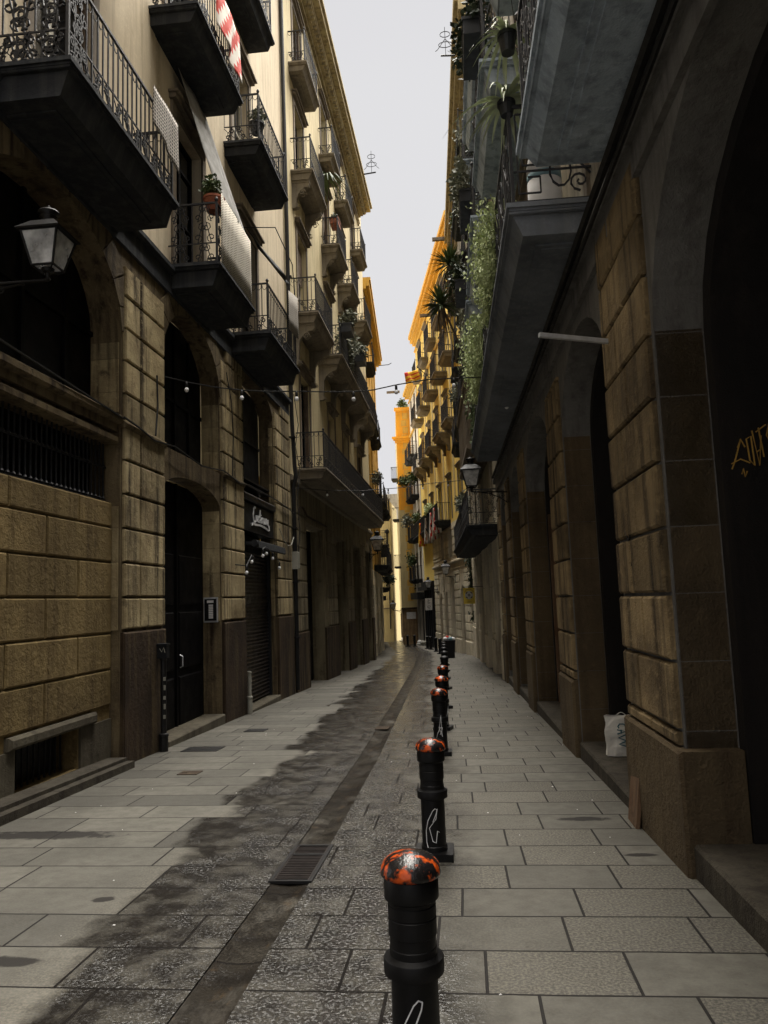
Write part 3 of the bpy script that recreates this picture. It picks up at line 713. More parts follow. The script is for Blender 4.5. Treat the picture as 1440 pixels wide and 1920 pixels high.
mb = L1.mb(); mb.tube([(15.35, .16, 2.93), (17.78, .16, 2.93)], .075, 10); mb.prism([(-.1, 2.98), (.24, 2.97), (.25, 2.84), (.22, 2.82), (.2, 2.9), (-.1, 2.92)], 15.4, 17.76, 'u'); mb.build('awning', M['clothdark'], L1.root)
mb = L1.mb(); mb.cham(15.1, 17.7, -.33, .09, -.75, -.40, .02); mb.build('shop_step', M['kerb'], L1.root)
mb = L1.mb(); mb.box(15.12, 15.28, -.34, -.33, 4.4, 6.3); mb.box(16.3, 16.36, -.36, -.31, 4.36, 6.5).box(15.1, 17.7, -.36, -.31, 5.3, 5.35); mb.build('mezzanine_frame', M['pipe'], L1.root)
strokes(L1, [[(0, 0), (.1, .25), (.2, 0), (.26, .2), (.4, .2), (.45, 0), (.3, 0), (.3, .22)], [(.5, 0), (.55, .22), (.66, .18), (.6, 0)], [(-.2, .1), (-.1, .24), (-.05, .02)]], -.165, .009, 'graffiti', 'greybox', sh, .9, (15.6, 1.7))
# upper floors
W1 = [(7.95, 7.0, 1.3, 2.75), (12.1, 7.0, 1.3, 2.75), (15.75, 7.0, 1.3, 2.75), (7.9, 10.85, 1.25, 2.6), (11.75, 10.85, 1.3, 2.7), (15.35, 10.85, 1.25, 2.6),
      (11.7, 14.6, 1.2, 2.5), (15.2, 14.6, 1.2, 2.5), (3.5, 7.0, 1.3, 2.75)]
mb = L1.mb(); wallmesh(mb, -4, 19.35, 6.95, 24, winops(W1), .24, -.0, 7); mb.build('wall', M['plasterL'], L1.root, recalc=False)
for i, (u_, z_, a, b) in enumerate(W1):
    windowset(L1, u_, z_, a, b, -.2, 'shutter' if i in (0, 4) else None, 'cream' if i in (0, 5) else 'wood', 'trim')
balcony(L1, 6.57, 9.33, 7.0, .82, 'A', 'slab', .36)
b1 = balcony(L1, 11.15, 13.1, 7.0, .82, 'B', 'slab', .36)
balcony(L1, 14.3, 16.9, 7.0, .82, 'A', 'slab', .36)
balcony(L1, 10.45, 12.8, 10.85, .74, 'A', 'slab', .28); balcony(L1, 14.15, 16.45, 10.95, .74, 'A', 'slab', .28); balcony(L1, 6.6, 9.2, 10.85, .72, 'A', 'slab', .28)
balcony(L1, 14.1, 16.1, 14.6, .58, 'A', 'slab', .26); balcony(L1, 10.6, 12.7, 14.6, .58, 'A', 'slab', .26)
mb = L1.mb()          # ornate corner panel of the first balcony
for (x0, w0, dx, dw) in ((6.6, .12, 0, .34), (6.6, .46, 0, .3), (6.62, .79, .34, 0)):
    for zc, hh in ((.2, .3), (.55, .36), (.86, .26)):
        for fl in (1, -1):
            for pl in sscroll(.17+.07*fl, zc, hh, .22, fl, 12): mb.tube([(x0+dx/.34*a if dx else x0, w0+(dw/.34*a if dw else 0), 7+z) for a, z in pl], .013, 4)
            mb.tube([((x0+dx/.34*a) if dx else x0, w0+(dw/.34*a if dw else 0), 7.0+z) for a, z in spiral(.17, zc, .09, 1.5, fl, fl, 14)], .010, 4)
mb.build('scroll_panel', M['iron'], L1.root)
mb = L1.mb(); mb.box(-4, 19.33, 0, .05, 6.55, 6.95); mb.cham(-4, 19.33, 0, .13, 6.86, 6.985, .03); mb.build('band_course', M['slab'], L1.root)

# ================================================================== LEFT, SECOND BUILDING
L2 = Fac('corbelled_house', 'L', -4.4, 0, 0, 'sand coloured house with stacked balconies and yellow cornice, left middle distance', G(25))
F2 = [(21.6, 26.2, 29.4, 33.5)]
ops = [(21.3, 23.9, -2, 3.95), (26.45, 28.7, -2, 3.95), (30.5, 32.6, -2, 3.95), (34.3, 36.2, -2, 3.95)]
mb = L2.mb(); wallmesh(mb, 19.37, 37, -2.2, 5.0, ops, .45, .01); 
for (a, b) in ((19.62, 20.4), (20.42, 21.25), (24.5, 25.2), (25.22, 26.4), (28.75, 29.4), (29.42, 30.45), (32.65, 33.4), (33.42, 34.25), (36.25, 36.95)):
    courses(mb, a, b, .9, 4.3, .45, .47, .03, .01)
mb.build('stone_base', M['stoneL2'], L2.root, recalc=False)
plinths(L2, ((19.6, 21.28), (23.92, 26.43), (28.72, 30.48), (32.62, 34.28), (36.22, 37)), .01, .07, -2, .9, 'plinthL')
for (a, b, *_r) in ops: panel_door(L2, a, b, G((a+b)/2), 3.9, -.38, 'wood')
W2 = []
for u_ in (21.65, 26.2, 29.4, 33.5):
    W2 += [(u_, 5.3, 1.3, 2.9), (u_, 9.65, 1.3, 2.85), (u_, 14.0, 1.25, 2.5), (u_, 17.35, 1.2, 2.4)]
mb = L2.mb(); wallmesh(mb, 19.37, 37, 5.0, 21.5, winops(W2), .26, .01, 7); mb.build('wall', M['plasterL2'], L2.root, recalc=False)
for i, (u_, z_, a, b) in enumerate(W2): windowset(L2, u_, z_, a, b, -.2, 'shutter' if i % 3 == 0 else None, 'cream' if i % 2 else 'wood', 'trim', i % 5 == 1)
CB = corbelmesh(1.15, .62)
CB2 = corbelmesh(.8, .5)
balcony(L2, 20.25, 35.3, 5.3, .8, 'A', 'slabpale', .28)
balcony(L2, 20.1, 22.75, 9.65, .72, 'A', 'slabpale', .3, corb=(2.3, CB)); balcony(L2, 23.9, 31.0, 9.65, .78, 'A', 'slabpale', .3, corb=(2.2, CB)); balcony(L2, 31.7, 34.4, 9.65, .72, 'A', 'slabpale', .3, corb=(2.3, CB))
for (a, b) in ((20.4, 22.6), (25.1, 27.1), (28.5, 30.4), (32.5, 34.7)): balcony(L2, a, b, 14.0, .62, 'A', 'slabpale', .28, corb=(1.8, CB2))
for (a, b) in ((20.4, 22.4), (25.1, 26.9), (28.3, 30.1), (32.6, 34.4)): balcony(L2, a, b, 17.35, .52, 'A', 'slabpale', .26)
mb = L2.mb()
for (w0, z0, z1) in ((.06, 20.15, 20.22), (.09, 20.26, 20.36), (.05, 20.5, 20.6), (.14, 20.62, 20.72), (.26, 20.72, 20.86), (.40, 20.86, 21.0), (.62, 21.0, 21.2), (.70, 21.2, 21.32)):
    mb.box(19.4, 35.9+w0*.6, .01, w0, z0, z1)
k = 19.6
while k < 35.9: mb.box(k, k+.1, .26, .38, 20.74, 20.86); k += .22
mb.box(19.4, 36.2, -1.5, .55, 21.32, 21.5)
mb.build('cornice', M['cornice'], L2.root)
mb = L2.mb(); mb.cham(19.38, 36.95, .01, .10, 4.86, 5.02, .03); mb.build('string_course', M['slabpale'], L2.root)
mb = L2.mb(); mb.tube([(19.5, .09, -.5), (19.5, .09, 4.7), (19.5, .16, 4.95), (19.5, .13, 5.2), (19.5, .08, 6.6), (19.3, .07, 21)], .055, 8)
for z_ in (.8, 2.2, 3.6, 6, 8.2, 10.4): mb.box(19.42, 19.58, 0, .17, z_, z_+.03)
mb.build('downpipe', M['pipe'], L2.root)
mb = L2.mb(); mb.tube([(20.2, .04, 3.9), (20.3, .06, 4.25), (20.7, .06, 4.3), (21.3, .06, 4.12), (24.4, .06, 4.1)], .03, 5); mb.build('cable_run', M['plinth'], L2.root)
mb = L2.mb(); mb.cham(19.42, 19.72, .0, .17, 2.55, 3.0, .02); mb.build('meter_box', M['greybox'], L2.root)

# ================================================================== LEFT, FURTHER BUILDINGS
L3 = Fac('ochre_house', 'L', -4.55, 37.3, math.atan(.062), 'ochre orange house end behind the corbelled house, seen as a thin upright strip')
Wf = [(u_, z_, 1.1, 2.3) for u_ in (2.2, 5.4, 8.6, 11.6) for z_ in (3.6, 7.1, 10.6, 14.0)]
mb = L3.mb(); wallmesh(mb, 0, 13.2, -2.5, 3.3, [(1.2, 3.2, -2.5, 2.5), (5, 7, -2.5, 2.5), (9.5, 11.5, -2.5, 2.5)], .4, 0); courses(mb, 3.3, 4.9, -.6, 3.0, .5, 0, .03); courses(mb, 7.1, 9.4, -.6, 3.0, .5, 0, .03); courses(mb, 11.6, 13.15, -.6, 3, .5, 0, .03)
mb.build('stone_base', M['palestone'], L3.root)
mb = L3.mb(); wallmesh(mb, 0, 13.2, 3.3, 17.9, winops(Wf), .22, 0, 7); mb.build('wall', M['orangedk'], L3.root, recalc=False)
for (u_, z_, a, b) in Wf: windowset(L3, u_, z_, a, b, -.18, None, 'wood', None)
for (a, b) in ((1.2, 3.2), (5, 7), (9.5, 11.5)): panel_door(L3, a, b, -1.2, 2.5, -.35)
mb = L3.mb()
for (w0, z0, z1) in ((.12, 17.2, 17.35), (.28, 17.5, 17.65), (.45, 17.65, 17.95), (.52, 17.95, 18.1)): mb.box(.0, 13.2+w0*.5, 0, w0, z0, z1)
mb.build('cornice', M['orangedk'], L3.root)
for (a, b, z_, D) in ((3.9, 6.9, 3.6, .78), (1.2, 3.4, 7.1, .6), (4.4, 6.6, 7.1, .66), (7.6, 9.7, 7.1, .66), (4.4, 6.4, 10.6, .5), (10.4, 12.8, 3.6, .7), (10.5, 12.6, 7.1, .7), (1.2, 3.4, 10.6, .5), (1.2, 3.2, 14., .45), (7.6, 9.6, 3.6, .6)):
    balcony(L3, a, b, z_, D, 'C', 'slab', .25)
L4 = Fac('shop_row_house', 'L', -5.45, 50.6, math.atan(.105), 'narrow dark shopfronts and planted balconies far left beyond the ochre house')
Wg = [(u_, z_, 1.0, 1.9) for u_ in (4, 9, 14, 19) for z_ in (2.6, 5.6, 8.4)]
mb = L4.mb(); wallmesh(mb, 0, 22, -3, 11, winops(Wg)+[(2, 8, -3, 1.7), (10, 16, -3, 1.7)], .3, 0, 6); mb.build('wall', M['palestone'], L4.root, recalc=False)
for (u_, z_, a, b) in Wg: windowset(L4, u_, z_, a, b, -.18, None, 'wood', None)
mb = L4.mb(); mb.box(2, 8, -.25, -.2, -3, 1.7).box(10, 16, -.25, -.2, -3, 1.7).box(1.8, 8.2, 0, .3, 1.7, 2.0).box(9.8, 16.2, 0, .3, 1.7, 2.0); mb.build('shopfront', M['shopblack'], L4.root)
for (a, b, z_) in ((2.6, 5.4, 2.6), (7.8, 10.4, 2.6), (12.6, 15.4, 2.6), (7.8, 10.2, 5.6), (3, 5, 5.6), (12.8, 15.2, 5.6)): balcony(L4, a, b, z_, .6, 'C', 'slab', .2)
LP = Fac('pale_corner_house', 'F', -8.2, 73.5, 0, 'pale yellow corner house with a thin black pipe, far end on the left side')
mb = LP.mb(); wallmesh(mb, 0, 1.35, -3, 11.3, [], .2, 0, 8); mb.build('wall', M['yellowpale'], LP.root, recalc=False)
LP.mb().box(-.1, 1.45, 0, .12, .9, 1.02).build('ledge', M['trim'], LP.root); LP.mb().box(-.1, 1.45, 0, .16, 11.3, 11.5).build('coping', M['trim'], LP.root)
mb = LP.mb(); mb.tube([(1.05, .06, -1), (1.08, .06, 5), (1.02, .07, 8.2)], .06, 6); mb.lathe([(.1, 0), (.22, .1), (.22, .3), (.1, .4)], 1.02, .1, 8.1, 8); mb.build('downpipe', M['pipe'], LP.root)

# ================================================================== CENTRE
OB = Fac('orange_corner_house', 'F', .16, 62.4, 0, 'tall bright orange corner house closing the street, stone base', G(64.8))
mb = OB.mb(); wallmesh(mb, -5.2, -1.0, 3.6, 17.4, [(-4.55, -4.45, 5.0, 5.2, 0, .2)], .2, 0); OBW = mb.build('wall', M['orange'], OB.root, recalc=False)
mb = OB.mb(); wallmesh(mb, -5.2, -1.0, .95, 9.0, [], .2, .012); 
mb.face([(-5.2, 0, .95), (-5.2, 0, 17.4), (-6.45, -14, 17.4), (-6.45, -14, .95)]); mb.face([(-5.2, 0, 17.4), (-1, 0, 17.4), (-1, -14, 17.4), (-6.45, -14, 17.4)])
mb.build('lower_wall', M['yellowpale'], OB.root, recalc=False)
mb = OB.mb(); mb.box(-5.22, -1.0, 0, .02, -3, .95); mb.face([(-5.22, 0, -3), (-5.22, 0, .95), (-6.47, -14, .95), (-6.47, -14, -3)]); mb.build('stone_base', M['farstone'], OB.root, recalc=False)
OB.mb().box(-5.3, -1.0, 0, .1, .95, 1.07).build('string_course', M['plinth'], OB.root); mb = OB.mb()
for (w0, z0, z1) in ((.12, 14.6, 14.8), (.24, 14.8, 14.95), (.34, 14.95, 15.1)): mb.box(-5.2-w0, -1, 0, w0, z0, z1)
mb.build('cornice', M['orange'], OB.root); OB.mb().box(-5.3, -1, 0, .1, 17.3, 17.6).build('coping', M['orange'], OB.root)
mb = OB.mb()
for k in range(26): z_ = 1.6+k*.6; mb.box(-4.75+.1*(k % 2), -4.3+.1*(k % 2), .0, .021, z_, z_+.52)
mb.build('quoin_blocks', M['orangedk'], OB.root)
for (z_) in (4.3, 8.2, 11.6):
    mb = OB.mb(); mb.box(-5.78, -5.25, -1.9, -.4, z_, z_+.14)
    for k in range(9): mb.box(-5.78+.06*k, -5.76+.06*k, -.42, -.40, z_+.14, z_+1.05)
    mb.box(-5.79, -5.25, -.43, -.39, z_+1.05, z_+1.09).box(-5.79, -5.76, -1.9, -.43, z_+1.05, z_+1.09); mb.build('balcony', M['iron'], OB.root)
pl = OB.mb(); pl.box(-4.9, -4.15, .02, .05, .15, .7); pl.build('street_name_plate', M['paperwhite'], OB.root)
strokes(OB, [[(0, .5), (0, 0)], [(0, .5), (.15, .3), (.3, .5)], [(.35, .3), (.2, 0)], [(.3, -.1), (0, -.15), (.1, -.35), (.3, -.5), (0, -.6)], [(.45, 0), (.45, -.5), (.6, -.2), (.75, -.4)], [(.5, .4), (.6, .1), (.75, .3)]], .03, .055, 'graffiti', 'shopblack', OB.root, 1.1, (-4.2, 3.2))
FB = Fac('far_yellow_house', 'F', -6.4, 97, 0, 'plain pale yellow house at the very end of the street')
mb = FB.mb(); wallmesh(mb, -7, 3, -4, 11.9, [(-1.3, -1.1, 8, 8.3)], .2, 0, 6); mb.build('wall', M['yellowpale'], FB.root, recalc=False)
mb = FB.mb(); mb.box(-7.1, 3.1, 0, .15, 11.9, 12.1); mb.box(-7, 3, -.6, -.1, 12.1, 13.3); mb.build('parapet', M['white'], FB.root)
mb = FB.mb(); mb.box(-7, 3, 0, .03, -3.5, .0); mb.box(-.9, .1, .03, .06, -3.2, -.6); mb.build('garage_front', M['plinth'], FB.root)
mb = FB.mb(); mb.box(-7, 3, -5, -2, 13.3, 15.5); mb.build('stair_head', M['stoneRup'], FB.root)
strokes(FB, [spiral(0, 0, .28, 1, 0, 1, 10, .26), [(.4, .2), (.5, -.2), (.6, .2), (.8, -.1)], [(-.5, .5), (-.2, .7), (.2, .6)]], .05, .05, 'graffiti', 'shopblack', FB.root, 1, (-1.0, .9))

# ================================================================== RIGHT, NEAR BUILDING
aR1 = math.atan(.02)
R1 = Fac('arcaded_house', 'R', 1.5, 0, aR1, 'dark stone arcaded house with huge overhanging balconies, right foreground', 0)
ops = [(1.2, 5.35, -1, 4.75, 1.3), (6.85, 9.6, -1, 4.5, .9), (10.8, 14.25, -1, 4.5, 1.0), (15.3, 17.7, -1, 4.4, .9), (18.9, 21.0, -1, 4.4, .9)]
mb = R1.mb(); wallmesh(mb, -4, 22, -1.2, 5.0, ops, .34, 0); mb.build('stone_arcade', M['stoneRdk'], R1.root, recalc=False)
for (a, b, vj, al) in ((5.40, 6.80, (6.02,), (6.3,)), (9.64, 10.76, (10.2,), ()), (14.29, 15.26, (), ()), (17.74, 18.86, (18.3,), ()), (21.04, 21.95, (), ())):
    mb = R1.mb(); courses(mb, a, b, .62, 4.84 if a < 6 else 4.4, .45, .73, .05, 0, .024, vj, al)
    jamb(mb, a-.03, -.33, -.01, -.3, 3.6, .45, .73, -1, False)
    mb.build('ashlar_facing', M['stoneR'], R1.root)
plinths(R1, ((5.24, 6.84),), -.33, .076, -1, .62, 'stoneR', .02)
plinths(R1, ( (9.61, 10.79), (14.26, 15.29), (17.71, 18.89), (21.01, 22)), 0, .075, -1, .62, 'stoneR', .03)
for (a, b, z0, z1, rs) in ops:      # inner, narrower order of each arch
    mb = R1.mb(); wallmesh(mb, a-.01, b+.01, -1.2, z1+.01, [(a+.12, b-.12, -1.2, z1-.12, rs, 1.1)], 1.1, -.34); mb.build('inner_arch', M['archshade'], R1.root, recalc=False)
for (a, b, z0, z1, rs) in ops:
    mb = R1.mb(); mb.cham(a+.0, b-.0, -1.44, -1.4, -1, z1, .005)
    n = int((b-a)/.28)
    for k in range(n): mb.box(a+.1+k*.28, a+.34+k*.28, -1.4, -1.385, -.6, z1-.1)
    mb.build('shop_door', M['wood'], R1.root)
for (a, b, *_r) in ops: R1.mb().cham(a+.0, b-.0, -1.38, .03, -1.2, G((a+b)/2)+.15, .02).build('doorstep', M['kerbdk'], R1.root)
mb = R1.mb()   # wooden panel inside the third arch, an electricity niche
mb.box(14.0, 14.09, -.6, -.34, -.4, 3.1); mb.build('door_jamb', M['oldwood'], R1.root)
mb = R1.mb(); mb.box(-4, 21.98, 0, .05, 4.62, 4.85); mb.cham(-4, 21.98, 0, .12, 4.85, 5.0, .03); mb.box(-4, 21.98, 0, .06, 5.0, 5.06); mb.build('string_course', M['stoneRdk'], R1.root)
W3 = [(u_, z_, 1.2, 2.4) for u_ in (1.5, 6.4, 11.0, 15.6, 19.8) for z_ in (5.3, 8.75, 12.4, 15.8)]
mb = R1.mb(); wallmesh(mb, -4, 21.5, 5.0, 19.2, winops(W3), .25, 0, 7); mb.build('wall', M['stoneRup'], R1.root, recalc=False)
for i, (u_, z_, a, b) in enumerate(W3): windowset(R1, u_, z_, a, b, -.2, None, 'cream' if i % 2 else 'wood', 'trim')
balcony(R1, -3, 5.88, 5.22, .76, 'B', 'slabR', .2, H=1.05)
balcony(R1, 6.95, 19.0, 5.30, .76, 'G', 'slabshade', .30, H=1.0)
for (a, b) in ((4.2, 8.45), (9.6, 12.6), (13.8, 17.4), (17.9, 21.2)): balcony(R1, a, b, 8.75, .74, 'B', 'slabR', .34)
for (a, b) in ((9.7, 12.4), (13.9, 17.2), (18.0, 21.0)): balcony(R1, a, b, 12.4, .66, 'A', 'slabR', .3)
mb = R1.mb(); mb.tube([(-4, .17, 4.93), (5, .17, 4.9), (12, .15, 4.93), (21, .17, 4.9)], .035, 5); mb.tube([(-4, .15, 4.83), (9, .14, 4.8), (21, .15, 4.8)], .02, 5); mb.build('cable_run', M['cable'], R1.root)
strokes(R1, [[(.12, .3), (.10, .12), (.0, .0), (-.08, .06)]], .042, .008, 'graffiti', 'shopblack', R1.root, .8, (6.35, 2.05))
strokes(R1, [[(0, 0), (.04, .06), (.08, 0)], [(.12, 0), (.17, .05), (.2, -.01), (.12, 0)], [(.25, .05), (.3, 0), (.35, .06)]], .042, .007, 'graffiti', 'shopblack', R1.root, .7, (6.25, 1.86))

# ================================================================== RIGHT, SECOND BUILDING
R2 = Fac('gallery_house', 'R', 1.07, 21.5, math.atan(.0436), 'grey house overgrown with balcony plants behind the arcaded house, olive cornice')
ops = [(1.2, 3.2, -2, 3.4), (4.6, 6.6, -2, 3.4), (8.0, 10, -2, 3.4), (11.6, 13.6, -2, 3.4)]
mb = R2.mb(); wallmesh(mb, .2, 16.3, -2, 4.2, ops, .4, 0)
for (a, b) in ((.3, 1.15), (3.3, 4.5), (6.7, 7.9), (10.1, 11.5), (13.7, 16.2)): courses(mb, a, b, .3, 4.1, .5, 0, .03); mb.cham(a-.08, b+.04, 0, .06, -2, .3, .02)
mb.build('stone_base', M['palestone'], R2.root, recalc=False)
for (a, b, *_r) in ops: panel_door(R2, a, b, G(21.5+a), 3.38, -.35)
W4 = [(u_, z_, 1.1, 2.3) for u_ in (2.2, 6.2, 10.4, 14.2) for z_ in (4.4, 8.7, 12.2, 15.8)]
mb = R2.mb(); wallmesh(mb, .2, 16.3, 4.2, 19.9, winops(W4), .22, 0, 7); mb.build('wall', M['stoneRup'], R2.root, recalc=False)
for i, (u_, z_, a, b) in enumerate(W4): windowset(R2, u_, z_, a, b, -.18, None, 'wood', None, i % 3 == 0)
mb = R2.mb()
for (w0, z0, z1) in ((.1, 18.9, 19.1), (.25, 19.3, 19.5), (.42, 19.5, 19.8), (.55, 19.8, 20.1)): mb.box(.2, 16.4, 0, w0, z0, z1)
mb.build('cornice', M['cornice'], R2.root)
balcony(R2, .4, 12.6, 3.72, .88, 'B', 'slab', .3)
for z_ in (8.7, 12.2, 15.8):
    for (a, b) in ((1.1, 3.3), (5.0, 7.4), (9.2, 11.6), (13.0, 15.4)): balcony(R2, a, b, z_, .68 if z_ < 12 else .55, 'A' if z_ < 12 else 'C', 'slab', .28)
mb = R2.mb()      # glazed wooden gallery
mb.prism([(0, 6.0), (.62, 6.25), (.7, 6.3), (.7, 6.42), (.62, 6.45), (.62, 8.3), (.7, 8.34), (.72, 8.44), (0, 8.45)], 2.2, 8.4, 'u')
for k in range(16): mb.box(2.3+k*.4, 2.36+k*.4, .62, .65, 6.45, 8.3)
for z_ in (6.9, 7.4, 7.9): mb.box(2.2, 8.4, .62, .64, z_, z_+.05)
for k in range(20): mb.box(2.25+k*.3, 2.4+k*.3, .1, .5, 5.98+.0, 6.04+.1)
mb.build('wooden_gallery', M['trim'], R2.root)

# ================================================================== RIGHT, YELLOW BUILDING
R3 = Fac('yellow_house', 'R', .35, 38, math.atan(.172), 'bright yellow house with rows of small balconies and pale stone arched doors')
ops = [(2.0, 3.3, -3, 2.35, .6), (5.2, 6.6, -3, 2.9, .65), (7.9, 9.0, -3, 2.1, .5), (10.2, 11.2, -3, 2.0, .3), (1.6, 3.0, 4.0, 5.6), (5.3, 6.7, 4.0, 5.6), (8.6, 9.8, 4.0, 5.6)]
mb = R3.mb(); wallmesh(mb, 0, 13.6, -2.5, 5.9, ops, .35, 0)
for (a, b) in ((.1, 1.95), (3.4, 5.1), (6.7, 7.8), (9.1, 10.1), (11.3, 13.5)): courses(mb, a, b, -.5, 3.2, .42, 0, .05, 0, .07); mb.cham(a-.05, b+.05, 0, .09, -2.5, -.5, .03)
for (a, b) in ((.1, 1.5), (3.1, 5.2), (6.8, 8.5), (9.9, 13.5)): courses(mb, a, b, 4.0, 5.7, .42, 0, .05, 0, .07)
mb.cham(.0, 13.6, 0, .14, 3.62, 3.78, .04); mb.box(0, 13.6, 0, .05, 3.3, 3.36)
mb.build('stone_base', M['palestone'], R3.root, recalc=False)
for (a, b, z0, z1, *_r) in ops: 
    panel_door(R3, a, b, G(38+a) if z0 < 0 else z0, z1-.02, -.3, 'wood', 'door' if z0 < 0 else 'mezzanine_window')
W5 = [(u_, z_, 1.1, 2.3) for u_ in (1.8, 5.4, 9.2, 13.0, 16.6) for z_ in (6.1, 10.9, 14.4, 17.7)]
W5 = [q for q in W5]
mb = R3.mb(); wallmesh(mb, 0, 19.2, 5.9, 21.6, winops(W5), .22, 0, 7)
mb.face([(13.6, 0, -2.5), (19.2, 0, -2.5), (19.2, 0, 5.9), (13.6, 0, 5.9)]); mb.build('wall', M['yellow'], R3.root, recalc=False)
for i, (u_, z_, a, b) in enumerate(W5): windowset(R3, u_, z_, a, b, -.18, 'shutter' if i % 2 else None, 'cream' if i % 3 else 'wood', 'slabpale')
mb = R3.mb()
for (w0, z0, z1) in ((.08, 16.95, 17.1), (.1, 20.4, 20.5), (.2, 20.9, 21.1), (.38, 21.1, 21.4), (.5, 21.4, 21.65)): mb.box(0, 19.2, 0, w0, z0, z1)
mb.build('cornice', M['orangedk'], R3.root)
for u_ in (3.6, 7.3, 11.1, 14.8): R3.mb().box(u_-.2, u_+.2, 0, .03, 6.3, 16.7).build('pilaster', M['yellowpale'], R3.root)
CB3 = corbelmesh(.75, .5)
for z_ in (10.9, 14.4, 17.7):
    for u_ in (1.8, 5.4, 9.2, 13.0, 16.6): balcony(R3, u_-1., u_+1., z_, .72 if z_ < 17 else .5, 'C', 'slabpale', .26, corb=(1.5, CB3) if z_ < 12 else None)
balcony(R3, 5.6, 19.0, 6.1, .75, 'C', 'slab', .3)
mb = R3.mb(); mb.box(13.7, 18.9, 0, .12, -2.5, 2.3); mb.box(13.6, 19.0, 0, .55, 2.3, 2.55); mb.box(13.6, 19, 0, .3, 2.55, 2.9)
for k in range(5): mb.box(13.75+k*1.03, 13.85+k*1.03, .12, .18, -2.5, 2.3)
mb.build('shopfront', M['shopblack'], R3.root)

R4 = Fac('white_house', 'R', -2.96, 57.0, math.atan(.172), 'white shuttered house beyond the yellow house, next to the orange corner')
W6 = [(u_, z_, .95, 2.2) for u_ in (1.5, 3.9) for z_ in (3.2, 6.4, 9.6, 12.7, 15.6)]
mb = R4.mb(); wallmesh(mb, 0, 5.3, -3, 18.6, winops(W6)+[(.6, 3, -3, 1.6), (3.4, 5, -3, 1.6)], .22, 0, 6); mb.build('wall', M['white'], R4.root, recalc=False)
for i, (u_, z_, a, b) in enumerate(W6): windowset(R4, u_, z_, a, b, -.18, 'shutter', 'wood', None)
mb = R4.mb(); mb.box(.6, 3, -.2, -.16, -3, 1.6).box(3.4, 5, -.2, -.16, -3, 1.6).box(.3, 5.2, 0, .5, 1.7, 2.2); mb.build('shopfront', M['shopblack'], R4.root)
for z_ in (3.2, 6.4, 9.6, 12.7):
    for u_ in (1.5, 3.9): balcony(R4, u_-.85, u_+.85, z_, .6, 'C', 'slab', .24)
mb = R4.mb()
for (w0, z0, z1) in ((.12, 14.9, 15.05), (.1, 17.8, 17.9), (.35, 18.2, 18.4), (.5, 18.4, 18.65)): mb.box(-.1, 5.3, 0, w0, z0, z1)
mb.build('cornice', M['orangedk'], R4.root)
# ================================================================== PROPS
def wmb(): return MB()
# ---- bollards
BY = [(2.93, -.245), (5.72, -.30), (10.0, -.39), (12.3, -.43), (15.3, -.50), (19.6, -.59), (23.0, -.68), (26.6, -.80), (30.2, -.90), (33.9, -1.02),
      (41.6, -1.44), (44.8, -1.79), (48.7, -2.27), (50.2, -2.55), (56.4, -3.78), (56.9, -4.32)]
BL = ['nearest bollard, orange spray on its domed cap and a white hook mark', 'second bollard from the camera, red and black cap, white chevron scribble',
      'third bollard along, glossy red orange cap, black shaft', 'fourth bollard along, orange cap half hidden behind the third', 'fifth bollard along, small red cap in the middle distance',
      'sixth bollard along, plain black dome just past the red capped ones', 'seventh bollard along, plain black dome', 'eighth bollard along, black dome near the rubbish container', 'ninth bollard along, black, nearer of two in front of the container', 'tenth bollard along, black, right beside the rubbish container',
      'black bollard just left of the rubbish container', 'second black bollard left of the container', 'black bollard under the white poster, right one of two', 'black bollard under the white poster, left one of two', 'far bollard at the foot of the orange corner house, right one', 'far bollard at the foot of the orange corner house, left one']
def bollard_proto(red):
    root = empty('bollard', (0, 0, 0))
    mb = wmb(); mb.box(-.135, .135, -.135, .135, -.05, .055); mb.build('base', M['blackpaint'], root)
    mb = wmb(); mb.lathe([(.094, .055), (.092, .085), (.086, .09), (.084, .405), (.088, .408), (.108, .414), (.109, .418), (.109, .462), (.107, .466), (.090, .474), (.086, .476), (.086, .50), (.0835, .503), (.0835, .54), (.088, .543), (.088, .60), (.0855, .603), (.0855, .606), (.088, .609), (.088, .645), (.085, .648), (.086, .660), (.099, .668), (.1, .672), (.1, .735), (.096, .742)], n=32)
    mb.build('shaft', M['blackpaint'], root, smooth=True)
    mb = wmb(); pr = [(.094, .742), (.106, .744), (.111, .752), (.109, .764)] + [(.109*math.cos(a*math.pi/20), .764+.064*math.sin(a*math.pi/20)) for a in range(1, 10)] + [(.002, .828)]
    mb.lathe(pr, n=32); mb.build('cap', M['cap'] if red else M['blackpaint'], root, smooth=True)
    return root
def auto_smooth(o, ang=40):
    me = o.data; me.polygons.foreach_set('use_smooth', [True]*len(me.polygons))
    bm = bmesh.new(); bm.from_mesh(me)
    for e in bm.edges:
        if len(e.link_faces) == 2 and e.calc_face_angle() > R(ang): e.smooth = False
    bm.to_mesh(me); bm.free()
pr, pb = bollard_proto(True), bollard_proto(False)
for o in pr.children_recursive+pb.children_recursive:
    if o.name.startswith('shaft'): auto_smooth(o, 35)
